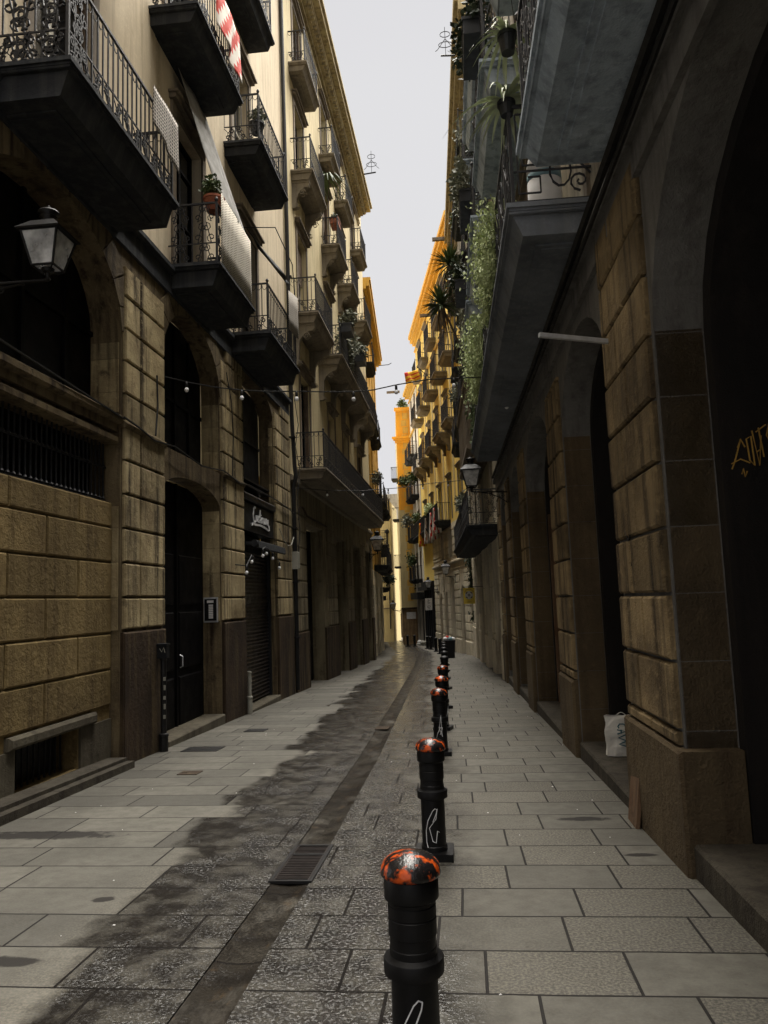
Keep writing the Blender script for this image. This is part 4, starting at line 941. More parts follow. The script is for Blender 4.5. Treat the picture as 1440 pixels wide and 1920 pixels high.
for i, (y, x) in enumerate(BY):
    src = pr if i < 5 else pb
    o = src if i in (0, 5) else copy_tree(src)
    o.location = (x, y, G(y)); o.rotation_euler = (0, 0, 0 if i < 3 else rnd.uniform(-3, 3))
    tag(o, BL[i], 'bollard', 'bollards in a line along the pavement')
    if i < 3:
        def onb(pl, rr):
            mb = wmb(); mb.tube([(rr*math.sin(a), -rr*math.cos(a), z) for a, z in pl], .0032, 4); return mb.build('scribble', M['white_ink'], o)
        if i == 0: onb([(.36, .345), (.2, .352), (0, .335), (-.4, .27), (-.6, .2), (-.58, .12), (-.4, .06)], .0885); onb([(.36, .345), (.3, .32), (.0, .26)], .0885)
        if i == 1: onb([(.4, .35), (.25, .28), (-.3, .22), (-.05, .13), (.2, .12), (.35, .2), (.5, .19)], .0885)
        if i == 2: onb([(-.1, .30), (.1, .46), (.15, .50), (.2, .30), (.25, .24), (-.1, .36), (.3, .34)], .12)
# ---- lanterns
def lantern(loc, wallpt, label, sc=1.0, rz=0):
    """square lantern with tapered glass; loc = middle of its bottom, wallpt = where the bracket meets the wall"""
    root = empty('wall_lantern', loc, rz, label, 'street lamp', 'wall lanterns along the street')
    def sq(h, z): h *= sc; z *= sc; return [(-h, -h, z), (h, -h, z), (h, h, z), (-h, h, z)]
    def loft(rings):
        mb = wmb()
        for rg in rings:
            for p in rg: mb.P(*p)
        for k in range(len(rings)-1):
            for j in range(4): mb.f.append([k*4+j, k*4+(j+1) % 4, k*4+4+(j+1) % 4, k*4+4+j])
        mb.f.append([0, 3, 2, 1]); n = (len(rings)-1)*4; mb.f.append([n, n+1, n+2, n+3]); return mb
    loft([sq(.235, .42), sq(.245, .435), sq(.235, .445), sq(.13, .55), sq(.10, .56)]).build('roof', M['blackpaint'], root)
    mb = wmb(); mb.lathe([(.09*sc, .56*sc), (.10*sc, .575*sc), (.075*sc, .59*sc), (.07*sc, .62*sc), (.095*sc, .635*sc), (.08*sc, .65*sc), (.06*sc, .66*sc), (.115*sc, .68*sc), (.10*sc, .705*sc), (.04*sc, .72*sc), (.012*sc, .74*sc), (.018*sc, .76*sc), (.002, .775*sc)], n=20); mb.build('chimney', M['blackpaint'], root, smooth=True)
    mb = wmb()
    A, Bq = sq(.118, .06), sq(.2, .42)
    for j in range(4):
        mb.tube([A[j], Bq[j]], .013*sc, 4); mb.tube([A[j], A[(j+1) % 4]], .013*sc, 4); mb.tube([Bq[j], Bq[(j+1) % 4]], .012*sc, 4)
    mb.build('frame', M['blackpaint'], root)
    gl = wmb(); a, b = sq(.112, .065), sq(.193, .415)
    for p in a+b: gl.P(*p)
    for j in range(4): gl.f.append([j, (j+1) % 4, 4+(j+1) % 4, 4+j])
    gl.build('glass', M['lampglass'], root)
    mb = wmb(); mb.lathe([(.03*sc, .1*sc), (.05*sc, .15*sc), (.05*sc, .25*sc), (.02*sc, .30*sc)], n=10); mb.build('bulb', M['bulb'], root, smooth=True)
    mb = wmb()
    loftp = [(.07*sc, .055*sc), (.06*sc, .02*sc), (.03*sc, .0), (.022*sc, -.04*sc), (.03*sc, -.06*sc), (.012*sc, -.08*sc)]
    mb.lathe(loftp, n=10)
    for j in range(4):
        p = A[j]; mb.tube([p, (p[0]*.6, p[1]*.6, .02*sc), (p[0]*.25, p[1]*.25, .03*sc)], .009*sc, 4)
    L = Vector(wallpt)-Vector(loc); L.rotate(Matrix.Rotation(-rz, 3, 'Z'))
    z0 = -.07*sc
    mb.tube([(0, 0, z0), (L.x, L.y, z0)], .016, 6)
    n = L.normalized() if L.length else Vector((1, 0, 0)); n.z = 0
    ln = math.hypot(L.x, L.y)
    mb.tube([(n.x*(ln*.25+ln*.75*t), n.y*(ln*.25+ln*.75*t), z0-.02-.28*t**2) for t in [k/10 for k in range(11)]], .011, 5)
    for (cx, r0, zz) in ((ln*.78, .075, -.10), (ln*.5, .04, -.06)):
        mb.tube([(n.x*(cx+a), n.y*(cx+a), z0+zz+b) for a, b in spiral(0, 0, r0, 1.5, 0, 1, 16)], .008, 4)
    mb.tube([(L.x, L.y, z0-.38), (L.x, L.y, z0+.12)], .022, 6); mb.build('bracket', M['blackpaint'], root)
    return root
lantern((-3.52, 6.15, 4.62), (-4.40, 6.15, 4.5), 'big black lantern on the stone arch, upper left foreground', .82)
lantern((-4.02, 36.2, 3.98), (-4.40, 36.2, 4), 'lantern under the long balcony on the left, against the light', 1.35)
lantern((.27, 17.6, 4.14), (1.15, 17.9, 4.1), 'lantern hanging over the right pavement below the dark balcony', 1.0)
lantern((-.98, 42.4, 2.95), (-.45, 42.4, 2.9), 'lantern in front of the pale stone doors of the yellow house', 1.1)
lantern((-2.3, 49.5, 2.35), (-1.7, 49.5, 2.3), 'small lantern above the black shopfront with the poster', 1.0)
lantern((-6.15, 66., .9), (-5.45, 66, .9), 'tiny far lantern beside the orange corner house', 1.1)
# ---- string lights
def string_light(pts, bulbs, label, hang=.10):
    root = empty('string_light', pts[0], 0, label, 'string lights')
    o = Vector(pts[0]); P_ = [Vector(p)-o for p in pts]
    Q = []
    for a, b in zip(P_, P_[1:]):
        for k in range(3):
            q = a.lerp(b, k/3); Q.append(q)
    Q.append(P_[-1]); mb = wmb(); mb.tube(Q, .011, 5); mb.build('cord', M['cable'], root)
    for i in bulbs:
        k = int(i); q = P_[k].lerp(P_[k+1], i-k) if k+1 < len(P_) else P_[k]
        mb = wmb(); mb.lathe([(.012, .0), (.022, -.02), (.024, -.08), (.014, -.09)], q.x, q.y, q.z, 10); h = mb.build('socket', M['cable'], root, smooth=True)
        mb = wmb(); mb.lathe([(.014, -.088), (.024, -.10), (.034, -.12), (.034, -.138), (.022, -.158), (.002, -.164)], q.x, q.y, q.z, 12); mb.build('bulb', M['bulb'], h, smooth=True)
    return root
string_light([(-4.4, 10.94, 5.16), (-4.09, 11.11, 5.1), (-3.73, 11.31, 5.05), (-3.34, 11.51, 5.03), (-2.95, 11.72, 5.04), (-2.55, 11.91, 5.07), (-2.12, 12.12, 5.09), (-1.68, 12.33, 5.12), (-1.36, 12.47, 5.17), (-.99, 12.64, 5.28), (-.48, 12.86, 5.4), (-.02, 13.05, 5.45), (.46, 13.26, 5.5), (.89, 13.42, 5.1), (1.18, 13.54, 5.0)],
             [1, 3, 5, 7, 9, 11, 13], 'near string of festoon bulbs slung across the street above head height')
string_light([(-4.35, 19.6, 4.5), (-4.29, 19.81, 4.72), (-3.72, 21.15, 4.8), (-2.91, 22.76, 4.98), (-2.36, 23.72, 5.14), (-1.99, 24.32, 5.24), (-1.6, 24.92, 5.36), (-.98, 25.8, 5.56), (0, 27.09, 5.8), (.22, 27.5, 5.9)],
             [2, 3, 4.3, 6.6, 7.6], 'second, further string of bulbs crossing below the yellow house')
string_light([(-3.95, 14.9, 2.75), (-4.05, 15.5, 2.85), (-4.05, 15.56, 2.85), (-4.1, 16.3, 2.78), (-4.1, 16.9, 2.6), (-4.3, 17.7, 2.5)], [.1, 2.05, 3, 4], 'short loop of bulbs hanging in front of the rolled black awning')
string_light([(-4.2, 13.9, 2.42), (-4.05, 14.1, 2.40), (-4.05, 14.46, 2.62), (-4.1, 14.8, 2.6)], [1, 2], 'two bulbs beside the shuttered shop pier')
# ---- things hung on the left balconies
def cloth(name, quad, label, cat, mat, nx=10, nz=10, wave=.03, th=.006, group=None, extra=None):
    """quad: top-left, top-right, bottom-right, bottom-left in world metres; a cloth with folds and a little thickness"""
    q = [Vector(p) for p in quad]; o = q[0].copy(); nrm = (q[1]-q[0]).cross(q[3]-q[0]).normalized()
    mb = wmb(); pts = [[None]*(nx+1) for _ in range(nz+1)]
    for j in range(nz+1):
        for i in range(nx+1):
            a, b = i/nx, j/nz
            p = q[0].lerp(q[1], a).lerp(q[3].lerp(q[2], a), b)-o
            p += nrm*wave*(math.sin(a*9+b*2)*(.3+b)+.5*math.sin(a*17+1+b*3)*b)
            pts[j][i] = p
    for off in (0, th):
        for j in range(nz+1):
            for i in range(nx+1): mb.P(*(pts[j][i]+nrm*off))
    n = (nx+1)*(nz+1); idx = lambda j, i, k: k*n+j*(nx+1)+i
    for j in range(nz):
        for i in range(nx):
            for k in (0, 1): mb.f.append([idx(j, i, k), idx(j, i+1, k), idx(j+1, i+1, k), idx(j+1, i, k)])
    for i in range(nx):
        for j in (0, nz): mb.f.append([idx(j, i, 0), idx(j, i+1, 0), idx(j, i+1, 1), idx(j, i, 1)])
    for j in range(nz):
        for i in (0, nx): mb.f.append([idx(j, i, 0), idx(j+1, i, 0), idx(j+1, i, 1), idx(j, i, 1)])
    ob = mb.build(name, mat, None, smooth=True, loc=o); tag(ob, label, cat, group)
    if extra: # stripes: material per column
        for m_ in extra[0]: ob.data.materials.append(m_)
        for p in ob.data.polygons[:nx*nz*2]:
            i = (p.index//2) % nx; p.material_index = extra[1](i, (p.index//2)//nx)
    return ob
cloth('privacy_screen', [(-3.55, 11.25, 8.2), (-3.55, 12.95, 8.2), (-3.55, 12.95, 7.0), (-3.55, 11.25, 7.0)], 'pale woven reed screen tied to the middle low balcony on the left', 'screen', M['reed'], 14, 3, .006, group='screens on the left balconies')
cloth('privacy_screen', [(-3.53, 15.9, 8.5), (-3.53, 16.85, 8.7), (-3.53, 16.85, 7.7), (-3.53, 15.9, 7.6)], 'grey mesh screen at the far end of the third low balcony', 'screen', M['mesh'], 14, 3, .006, group='screens on the left balconies')
cloth('hanging_towel', [(-3.54, 8.55, 8.12), (-3.54, 9.36, 8.12), (-3.54, 9.36, 7.42), (-3.54, 8.55, 7.62)], 'rough pale towel over the end of the first balcony rail', 'towel', M['mesh'], 12, 8, .012)
cloth('sun_sail', [(-4.28, 11.35, 10.5), (-4.28, 12.7, 10.55), (-3.62, 12.9, 8.15), (-3.6, 11.75, 8.15)], 'long grey cloth sail stretched from a window lintel to the balcony rail', 'awning', M['clothgrey'], 14, 14, .05)
cloth('balcony_awning', [(-4.3, 15.3, 9.75), (-4.3, 16.5, 9.75), (-3.6, 16.6, 8.85), (-3.6, 15.4, 8.75)], 'small black sloping awning above the third low balcony', 'awning', M['clothdark'], 10, 8, .03)
mb = wmb(); mb.tube([(-4.35, 15.1, 9.62), (-3.62, 15.15, 9.58), (-3.58, 16.6, 9.4), (-3.58, 16.75, 8.7)], .012, 5); tag(mb.build('awning_rod', M['iron'], loc=(0, 0, 0)), 'thin iron rod frame around the small black awning', 'rod')
rw = [M['red'], M['flagwhite']]
cloth('striped_flag', [(-3.60, 11.3, 11.95), (-3.60, 12.6, 11.95), (-3.58, 12.55, 10.98), (-3.58, 11.35, 11.2)], 'red and white striped flag draped over an upper left balcony rail', 'flag', rw[1], 12, 12, .04, extra=([rw[0]], lambda i, j: 1 if ((i+j//2)//2) % 2 else 0))
# planters, pots and foliage
def blades(mb, n, c, rx, ry, rz, L, wd, droop=.5, up=.6, rn=rnd):
    for _ in range(n):
        while True:
            p = Vector((rn.uniform(-1, 1), rn.uniform(-1, 1), rn.uniform(-1, 1)))
            if p.length < 1: break
        p = Vector((c[0]+p.x*rx, c[1]+p.y*ry, c[2]+p.z*rz))
        d = Vector((rn.uniform(-1, 1), rn.uniform(-1, 1), rn.uniform(-droop, up))).normalized(); l = L*rn.uniform(.5, 1.2)
        s_ = d.cross(Vector((rn.uniform(-1, 1), rn.uniform(-1, 1), rn.uniform(-1, 1)))).normalized()*wd*rn.uniform(.6, 1.3)
        q = p+d*l*.55+Vector((0, 0, -.05*l)); t = p+d*l+Vector((0, 0, -droop*l*.35))
        i = len(mb.v)
        for v in (p, q+s_, t, q-s_): mb.P(*v)
        mb.f.append([i, i+1, i+2, i+3])
def arching(mb, n, c, L, wd, up=1., seg=6, droop=1., rn=rnd):
    for _ in range(n):
        a = rn.uniform(0, 2*math.pi); l = L*rn.uniform(.6, 1.15); e = rn.uniform(.2, 1)*up
        dx, dy = math.cos(a), math.sin(a); prev = None
        for k in range(seg+1):
            t = k/seg; x = c[0]+dx*l*t*.9; y = c[1]+dy*l*t*.9; z = c[2]+l*(e*t-droop*t*t*.9); hw = wd*(1-t**1.5)*.5+.001
            i = mb.P(x-dy*hw, y+dx*hw, z); mb.P(x+dy*hw, y-dx*hw, z)
            if prev is not None: mb.f.append([prev, prev+1, i+1, i])
            prev = i
def plant(name, loc, label, kind='bush', size=(.25, .25, .25), mat='leafgreen', pot=None, n=300, leaf=.07, seed=1, cat='plant', group='plants on the balconies', wd=.3):
    rn = random.Random(seed); root = empty(name, loc, 0, label, cat, group)
    mb = wmb()
    if kind == 'bush':
        for k in range(5): blades(mb, n//5, (rn.uniform(-.5, .5)*size[0], rn.uniform(-.5, .5)*size[1], size[2]*rn.uniform(.2, 1.)), size[0]*.6, size[1]*.6, size[2]*.55, leaf, leaf*wd, .5, .8, rn)
        for k in range(6): a = rn.uniform(0, 6.3); mb.tube([(0, 0, 0), (math.cos(a)*size[0]*.5, math.sin(a)*size[1]*.5, size[2]*1.1)], .006, 3)
    if kind == 'arch': arching(mb, n, (0, 0, 0), size[0], leaf, size[2], 7, 1., rn)
    if kind == 'curtain':      # hanging mass
        k = 0
        while k < n:
            t = rn.random(); sx = size[0]*(1-.35*t)*(1+.25*math.sin(t*9)); x = rn.gauss(0, .45)*sx; y = rn.uniform(-1, 1)*size[1]*(1-.3*t)
            if math.sin(y*6.3+t*4+seed)+math.sin(y*15-t*7)+.6*math.sin(t*13+y*3) < -.7+t*.7: k += 1; continue
            blades(mb, 1, (x, y, -t*size[2]), .03, .05, .03, leaf, leaf*wd, 1.2, .2, rn); k += 1
        for k in range(24): y = rn.uniform(-1, 1)*size[1]; mb.tube([(rn.uniform(-1, 1)*size[0]*.5, y, .02), (rn.uniform(-1, 1)*size[0]*.6, y+rn.uniform(-.1, .1), -size[2]*rn.uniform(.5, 1))], .004, 3)
    mb.build('foliage', M[mat], root, recalc=False)
    if pot:
        pm, pw, pd, ph = pot; mb = wmb()
        if pd is None: mb.lathe([(pw*.36, -ph), (pw*.5, -.04), (pw*.55, -.04), (pw*.55, .0), (pw*.45, 0)], n=14); mb.build('pot', M[pm], root)
        else: mb.box(-pw/2, pw/2, -pd/2, pd/2, -ph, 0); mb.box(-pw/2-.015, pw/2+.015, -pd/2-.015, pd/2+.015, -.04, .005); mb.build('pot', M[pm], root)
    return root
plant('potted_plant', (-3.72, 11.4, 8.2), 'green bushy plant in a terracotta pot on the middle low left balcony', 'bush', (.2, .2, .28), 'leafgreen', ('terra', .32, None, .24), 420, .09, 3)
plant('potted_plant', (-3.78, 14.4, 11.45), 'greyish plant at the corner of the upper left balcony', 'bush', (.2, .2, .25), 'leafgrey', ('darkpot', .3, None, .22), 300, .09, 4)
plant('hanging_fern', (-3.85, 23.4, 15.5), 'bright green fern fronds hanging between two upper left balconies', 'arch', (.9, .9, .35), 'leafgreen', None, 60, .06, 5)
plant('window_box', (-3.45, 24.4, 10.75), 'black plastic planter with dry shrub, near end of long left balcony', 'bush', (.3, .35, .5), 'leafgrey', ('darkpot', .34, .7, .3), 420, .13, 6)
plant('window_box', (-3.45, 27.6, 10.75), 'second black planter hooked on the long left balcony', 'bush', (.3, .5, .45), 'leafgrey', ('darkpot', .34, .7, .3), 420, .13, 7)
plant('dry_shrub', (-3.7, 26.0, 10.0), 'dry brown shrub spilling over the long left balcony', 'bush', (.35, 1.0, .9), 'leafgrey', None, 900, .16, 8)
plant('flower_pot', (-3.95, 25.6, 15.1), 'terracotta pots with small purple plants on the far upper left balcony', 'bush', (.15, .3, .2), 'leafdark', ('terra', .3, .6, .22), 160, .08, 9)
# right side
plant('hanging_vine', (.60, 10.1, 6.42), 'thick pale green creeper hanging over the right balcony rail, near mass', 'curtain', (.26, 1.3, .85), 'leafpale', None, 21000, .055, 10, wd=.3)
plant('hanging_vine', (.50, 14.2, 6.4), 'pale green creeper on the right balcony rail, further mass', 'curtain', (.28, 1.7, .85), 'leafpale', None, 19000, .06, 11, wd=.3)
plant('hanging_vine', (.46, 17.9, 6.2), 'sparse dark creeper at the far end of the right balcony rail', 'curtain', (.16, 1.1, .9), 'leafgreen', None, 1500, .09, 12)
plant('spider_plant', (.62, 7.0, 6.38), 'spider plant with long pale arching leaves at the right balcony corner', 'arch', (.62, .4, .75), 'spider', ('darkpot', .16, None, .14), 46, .05, 13)
plant('spider_plant', (.68, 7.15, 7.2), 'upper spider plant in a dark hanging basket on the right', 'arch', (.55, .4, .75), 'spider', ('darkpot', .18, None, .2), 44, .045, 14)
mb = wmb()
for a in (-.09, .09): mb.tube([(.68+a, 7.15, 7.2), (.68, 7.15, 8.35)], .005, 3)
tag(mb.build('basket_wire', M['cable']), 'thin wires holding the hanging basket on the right', 'wire')
for i, (x, y, z, sx, sy, sz, mt, n, lb) in enumerate((
    (.50, 10.5, 9.75, .3, .9, .4, 'leafdark', 700, 'dark leafy plants on the upper right balcony nearest the camera'),
    (.42, 15.2, 9.7, .3, 1.3, .5, 'leafgrey', 900, 'dusty plants along the second upper right balcony'),
    (.28, 19.5, 9.7, .3, 1.2, .5, 'leafdark', 800, 'dark plants on the third upper right balcony'),
    (.95, 11.5, 13.4, .2, .8, .35, 'leafgreen', 350, 'green plants high on the right, top balcony nearest the camera'),
    (.80, 16.0, 13.4, .2, 1.2, .5, 'leafgrey', 500, 'straggly grey shrubs on the top right balcony in the middle'),
    (.70, 20.0, 13.35, .2, 1.0, .4, 'leafdark', 400, 'dark bush on the top right balcony of the arcaded house'),
    (.35, 30.5, 16.9, .3, .9, .6, 'leafgreen', 600, 'green bush against the sky on the highest right balcony'),
    (.15, 28.0, 13.2, .3, .8, .6, 'leafgreen', 800, 'green bush beside the spiky palm on the right'),
    (.05, 32.0, 9.8, .35, 1.0, .7, 'leafgrey', 800, 'grey bush on the far balcony of the gallery house'),
    (.1, 27.5, 4.8, .3, 2.5, .45, 'leafgrey', 900, 'plants on the long dark balcony beyond the right lantern'))):
    plant('balcony_plant', (x, y, z), lb, 'bush', (sx, sy, sz), mt, ('darkpot', .3, sy*1.1, .25), n, .13, 30+i)
# trailing growth on the gallery house
plant('trailing_ivy', (.38, 25.3, 12.4), 'bare trailing stems and ivy hanging on the grey gallery house', 'curtain', (.25, 2.2, 3.2), 'leafgrey', None, 1500, .12, 50)
plant('trailing_ivy', (.55, 23.0, 16.4), 'ivy strip hanging from the highest right balcony', 'curtain', (.2, .8, 2.6), 'leafgrey', None, 700, .12, 51)
plant('trailing_ivy', (.33, 36.6, 4.0), 'ivy climbing the edge of the grey house by the yellow sign', 'curtain', (.2, .3, 3.4), 'leafdark', None, 900, .15, 52)
# dracaena palms
def yucca(base, tips, label):
    root = empty('dracaena_palm', base, 0, label, 'palm'); o = Vector(base); mb = wmb()
    for t, sz, nd in tips:
        t = Vector(t)-o; m_ = t*.5+Vector((.12, .1, -.1)); mb.tube([(0, 0, 0), tuple(m_), tuple(t)], [.05, .04, .035], 6)
    mb.build('trunk', M['bark'], root)
    rn = random.Random(77)
    for t, sz, nd in tips:
        t = Vector(t)-o; mb = wmb(); md = wmb()
        for k in range(150):
            th = rn.uniform(0, 2*math.pi); el = rn.uniform(-.5, 1.3); d = Vector((math.cos(th)*math.cos(el), math.sin(th)*math.cos(el), math.sin(el))); l = sz*rn.uniform(.75, 1.15)
            s_ = d.cross(Vector((0, 0, 1))).normalized()*.034*sz/.8
            i = len(mb.v)
            for v in (t-s_*.5, t+s_*.5, t+d*l*.5+s_, t+d*l*.5-s_, t+d*l+Vector((0, 0, -.12*l))): mb.P(*v)
            mb.f.append([i, i+1, i+2, i+3]); mb.f.append([i+3, i+2, i+4])
        mb.build('crown', M['leafgreen'], root, recalc=False)
        for k in range(nd):
            th = rn.uniform(0, 2*math.pi); l = sz*rn.uniform(1, 1.7); p = t+Vector((math.cos(th)*.1, math.sin(th)*.1, -.1)); e = p+Vector((math.cos(th)*.22, math.sin(th)*.22, -l)); s_ = Vector((-math.sin(th), math.cos(th), 0))*.022
            i = len(md.v)
            for v in (p-s_, p+s_, e+s_*.4, e-s_*.4): md.P(*v)
            md.f.append([i, i+1, i+2, i+3])
        if nd: md.build('dead_leaves', M['bark'], root, recalc=False)
yucca((.45, 26.3, 9.6), [((.02, 26, 13.35), .78, 50), ((-.34, 26.1, 11.95), .85, 40)], 'two headed spiky palm leaning out from the right balconies against the sky')
plant('balcony_plant', (-1.9, 48.6, 6.95), 'pale green plants along the flagged balcony of the yellow house', 'bush', (.5, 3.0, .45), 'leafpale', None, 1100, .18, 60)
plant('balcony_plant', (-3.2, 55.6, 6.95), 'green plant at the far end of the flagged balcony', 'bush', (.4, .9, .7), 'leafgreen', None, 500, .2, 61)
for i, (x, y, z, lb) in enumerate(((-4.15, 60.5, 4.4, 'dark plants on the lowest balcony next to the orange house'), (-4.4, 61, 7.6, 'white flowering bush on a balcony next to the orange house'), (-4.5, 62.4, 10.8, 'palm-like plant on a balcony next to the orange house'), (-3.6, 58.6, 10.7, 'green hanging plant on the white house'))):
    plant('balcony_plant', (x, y, z), lb, 'bush', (.5, .7, .7), 'leafgrey' if i == 1 else 'leafgreen', None, 420, .22, 70+i)
plant('roof_plant', (-4.4, 63.0, 17.6), 'small shrubs growing on top of the orange corner house', 'bush', (.5, .4, .6), 'leafgreen', None, 400, .22, 80, group='roof plants')
plant('balcony_plant', (-4.4, 41.4, 8.1), 'dry climbing plant on the ochre house balcony', 'bush', (.4, .6, .5), 'leafgrey', None, 360, .16, 81)
plant('balcony_plant', (-5.9, 61.0, 3.0), 'green plants among the far left balconies', 'bush', (.5, .8, .6), 'leafdark', None, 400, .2, 82)
plant('balcony_plant', (-5.5, 55.2, 3.0), 'leafy balcony plants beyond the ochre house', 'bush', (.5, .9, .6), 'leafdark', None, 400, .2, 83)
# ---- flags on the yellow house
def hflag(y0, y1, z0, z1, mats, label, x_off=.8):
    def fr(y): return .35-.172*(y-38)-x_off
    cloth('hanging_flag', [(fr(y0)-.02, y0, z1), (fr(y0)+.3-.02, y0+.12, z1+.02), (fr(y0)+.42, y0+.12, z0+.05), (fr(y0)-.12, y0, z0)], label, 'flag', mats[0], 9, 8, .05, group='flags on the yellow house', extra=([mats[1]], lambda i, j: 1 if (i % 4) in (1, 2) and (i+j) % 3 else 0))
hflag(38.6+6, 0, 5.45, 6.95, (M['flagwhite'], M['red']), 'pale flag with red stripes, nearest of the row of hanging flags')
hflag(46.2, 0, 5.2, 6.85, (M['flagwhite'], M['red']), 'red and white flag, second in the row of hanging flags')
hflag(48.6, 0, 5.15, 6.8, (M['flagwhite'], M['clay']), 'faded pinkish flag, third in the row of hanging flags')
hflag(51.8, 0, 5.2, 6.8, (M['flagyellow'], M['red']), 'narrow orange yellow flag at the far end of the row')
cloth('flying_flag', [(-2.25, 46.6, 15.9), (-3.1, 46.4, 15.7), (-3.0, 46.4, 15.0), (-2.1, 46.6, 15.3)], 'orange and yellow flag blowing out high on the yellow house', 'flag', M['flagyellow'], 8, 8, .12, extra=([M['red']], lambda i, j: 1 if j in (2, 5) or (i > 5 and j < 3) else 0))
mb = wmb(); mb.tube([(-1.1, 46.6, 14.9), (-2.3, 46.6, 16.1)], .025, 5); tag(mb.build('flag_pole', M['pipe']), 'thin pole carrying the flying flag on the yellow house', 'pole')
# ---- signs
sg = empty('hanging_sign', (.0, 31.5, 1.4), 0, 'yellow square hanging sign with a round black and white emblem', 'sign')
mb = wmb(); mb.box(-.06, .40, -.02, .02, .02, .66); mb.build('panel', M['signyellow'], sg)
mb = wmb(); mb.lathe([(.165, 0), (.165, .012)], n=28); o = mb.build('emblem_disc', M['paperwhite'], sg); o.rotation_euler = (R(90), 0, 0); o.location = (.17, -.021, .37)
mb = wmb()
for k in range(4):
    a0 = R(45+90*k)
    mb.prism([(.17+.155*math.cos(a0+t), .37+.155*math.sin(a0+t)) for t in (-.35, 0, .35)]+[(.17+.115*math.cos(a0+t), .37+.115*math.sin(a0+t)) for t in (.22, -.22)], -.040, -.034, 'w')
mb.build('emblem_spots', M['shopblack'], sg)
mb = wmb(); mb.lathe([(.055, 0), (.055, .005)], n=18); o = mb.build('emblem_centre', M['greybox'], sg); o.rotation_euler = (R(90), 0, 0); o.location = (.17, -.035, .37)
mb = wmb()
for k in range(11): a = R(150-12*k); mb.box(.17+.2*math.cos(a)-.012, .17+.2*math.cos(a)+.012, -.025, -.021, .37+.22*math.sin(a), .37+.22*math.sin(a)+.035)
for k in range(6): mb.box(.09+k*.028, .108+k*.028, -.025, -.021, .08, .11)
mb.build('sign_lettering', M['clay'], sg)
mb = wmb(); mb.tube([(-.08, 0, .70), (.75, 0, .70)], .014, 5); mb.tube([(0, 0, .66), (0, 0, .70)], .008, 4); mb.tube([(.35, 0, .66), (.35, 0, .70)], .008, 4); mb.build('bracket', M['iron'], sg)
ps = empty('poster', (-2.62, 51.3, .95), 0, 'white poster with black brushed characters on the black shopfront', 'poster')
mb = wmb(); mb.box(-.02, .44, -.03, .0, 0, .78); mb.build('sheet', M['paperwhite'], ps)
mb = wmb()
for (a, b) in (((.12, .68), (.3, .62)), ((.2, .72), (.18, .5)), ((.1, .55), (.32, .5)), ((.14, .42), (.3, .46)), ((.1, .3), (.2, .12)), ((.18, .32), (.28, .14)), ((.26, .34), (.36, .18)), ((.12, .2), (.3, .08))): mb.tube([(a[0], -.034, a[1]), (b[0], -.034, b[1])], .013, 4)
mb.build('brush_marks', M['shopblack'], ps)
# ---- litter container
bn = empty('rubbish_container', (-.86, 36.6, G(36.6)), .1, 'black rubbish container heaped with bags beside the bollards', 'container')
mb = wmb(); mb.prism([(-.24, 0), (.24, 0), (.28, .76), (-.28, .76)], -.26, .26, 'w'); mb.cham(-.30, .30, -.28, .28, .76, .82, .01); mb.build('body', M['blackpaint'], bn)
for k, (x, y, z, r_, mt) in enumerate(((-.15, 0, .88, .12, 'paperwhite'), (.08, -.05, .88, .11, 'blue'), (.2, .05, .87, .11, 'paperwhite'), (-.05, .05, .97, .08, 'red'))):
    mb = wmb(); rn = random.Random(k); pr_ = [(r_*math.sin(t*math.pi/8)*rn.uniform(.85, 1.1)+.002, -r_*.8*math.cos(t*math.pi/8)) for t in range(9)]; mb.lathe(pr_, n=11)
    o = mb.build('rubbish_bag', M[mt], None, loc=(-.86+x, 36.6+y, G(36.6)+z)); tag(o, ['crumpled white bag on the left of the container lid', 'pale blue bag on the container lid', 'white bag on the right of the container lid', 'small red bag on top of the container heap'][k], 'bag', 'bags on the container')
for k, (x, y) in enumerate(((-3.55, 58.4), (-3.25, 57.6), (-2.95, 57.0))):
    mb = wmb(); rn = random.Random(k+9); mb.lathe([(.2*math.sin(t*math.pi/8)*rn.uniform(.8, 1.15)+.002, .2-.2*math.cos(t*math.pi/8)) for t in range(9)], n=10)
    tag(mb.build('rubbish_bag', M['greybox' if k else 'paperwhite'], None, loc=(x, y, G(y))), ['grey white rubbish bag nearest the orange corner', 'middle grey rubbish bag by the far bollards', 'grey rubbish bag right of the far bollards'][k], 'bag', 'bags at the orange corner')
# ---- paper carrier bag in the doorway
def crumple(o, amt, sc, seed=0):
    from mathutils import noise as mn
    for v in o.data.vertices:
        p = Vector((v.co.x*sc+seed, v.co.y*sc, v.co.z*sc)); d = mn.noise_vector(p)+.5*mn.noise_vector(p*2.3); v.co += d*amt
def bagmesh(W, D, H, nx=10, nz=12):
    mb = wmb(); ring = [(-W/2, -D/2), (W/2, -D/2), (W/2, D/2), (-W/2, D/2)]; loop = []
    for k in range(4):
        a, b = ring[k], ring[(k+1) % 4]
        for j in range(nx): loop.append((a[0]+(b[0]-a[0])*j/nx, a[1]+(b[1]-a[1])*j/nx))
    n = len(loop)
    for i in range(nz+1):
        t = i/nz
        for (x, y) in loop: mb.P(x*(1+.06*t), y*(1-.55*t*t), H*t)
    for i in range(nz):
        for j in range(n): mb.f.append([i*n+j, i*n+(j+1) % n, (i+1)*n+(j+1) % n, (i+1)*n+j])
    mb.f.append(list(range(n))); return mb
gy = G(8.9)+.175
bg_ = empty('carrier_bag', (1.62, 8.75, gy), R(-4), 'white paper carrier bag with teal letters standing in the right doorway', 'bag')
o = bagmesh(.34, .16, .42).build('paper_body', M['bagwhite'], bg_); crumple(o, .022, 7)
mb = wmb()
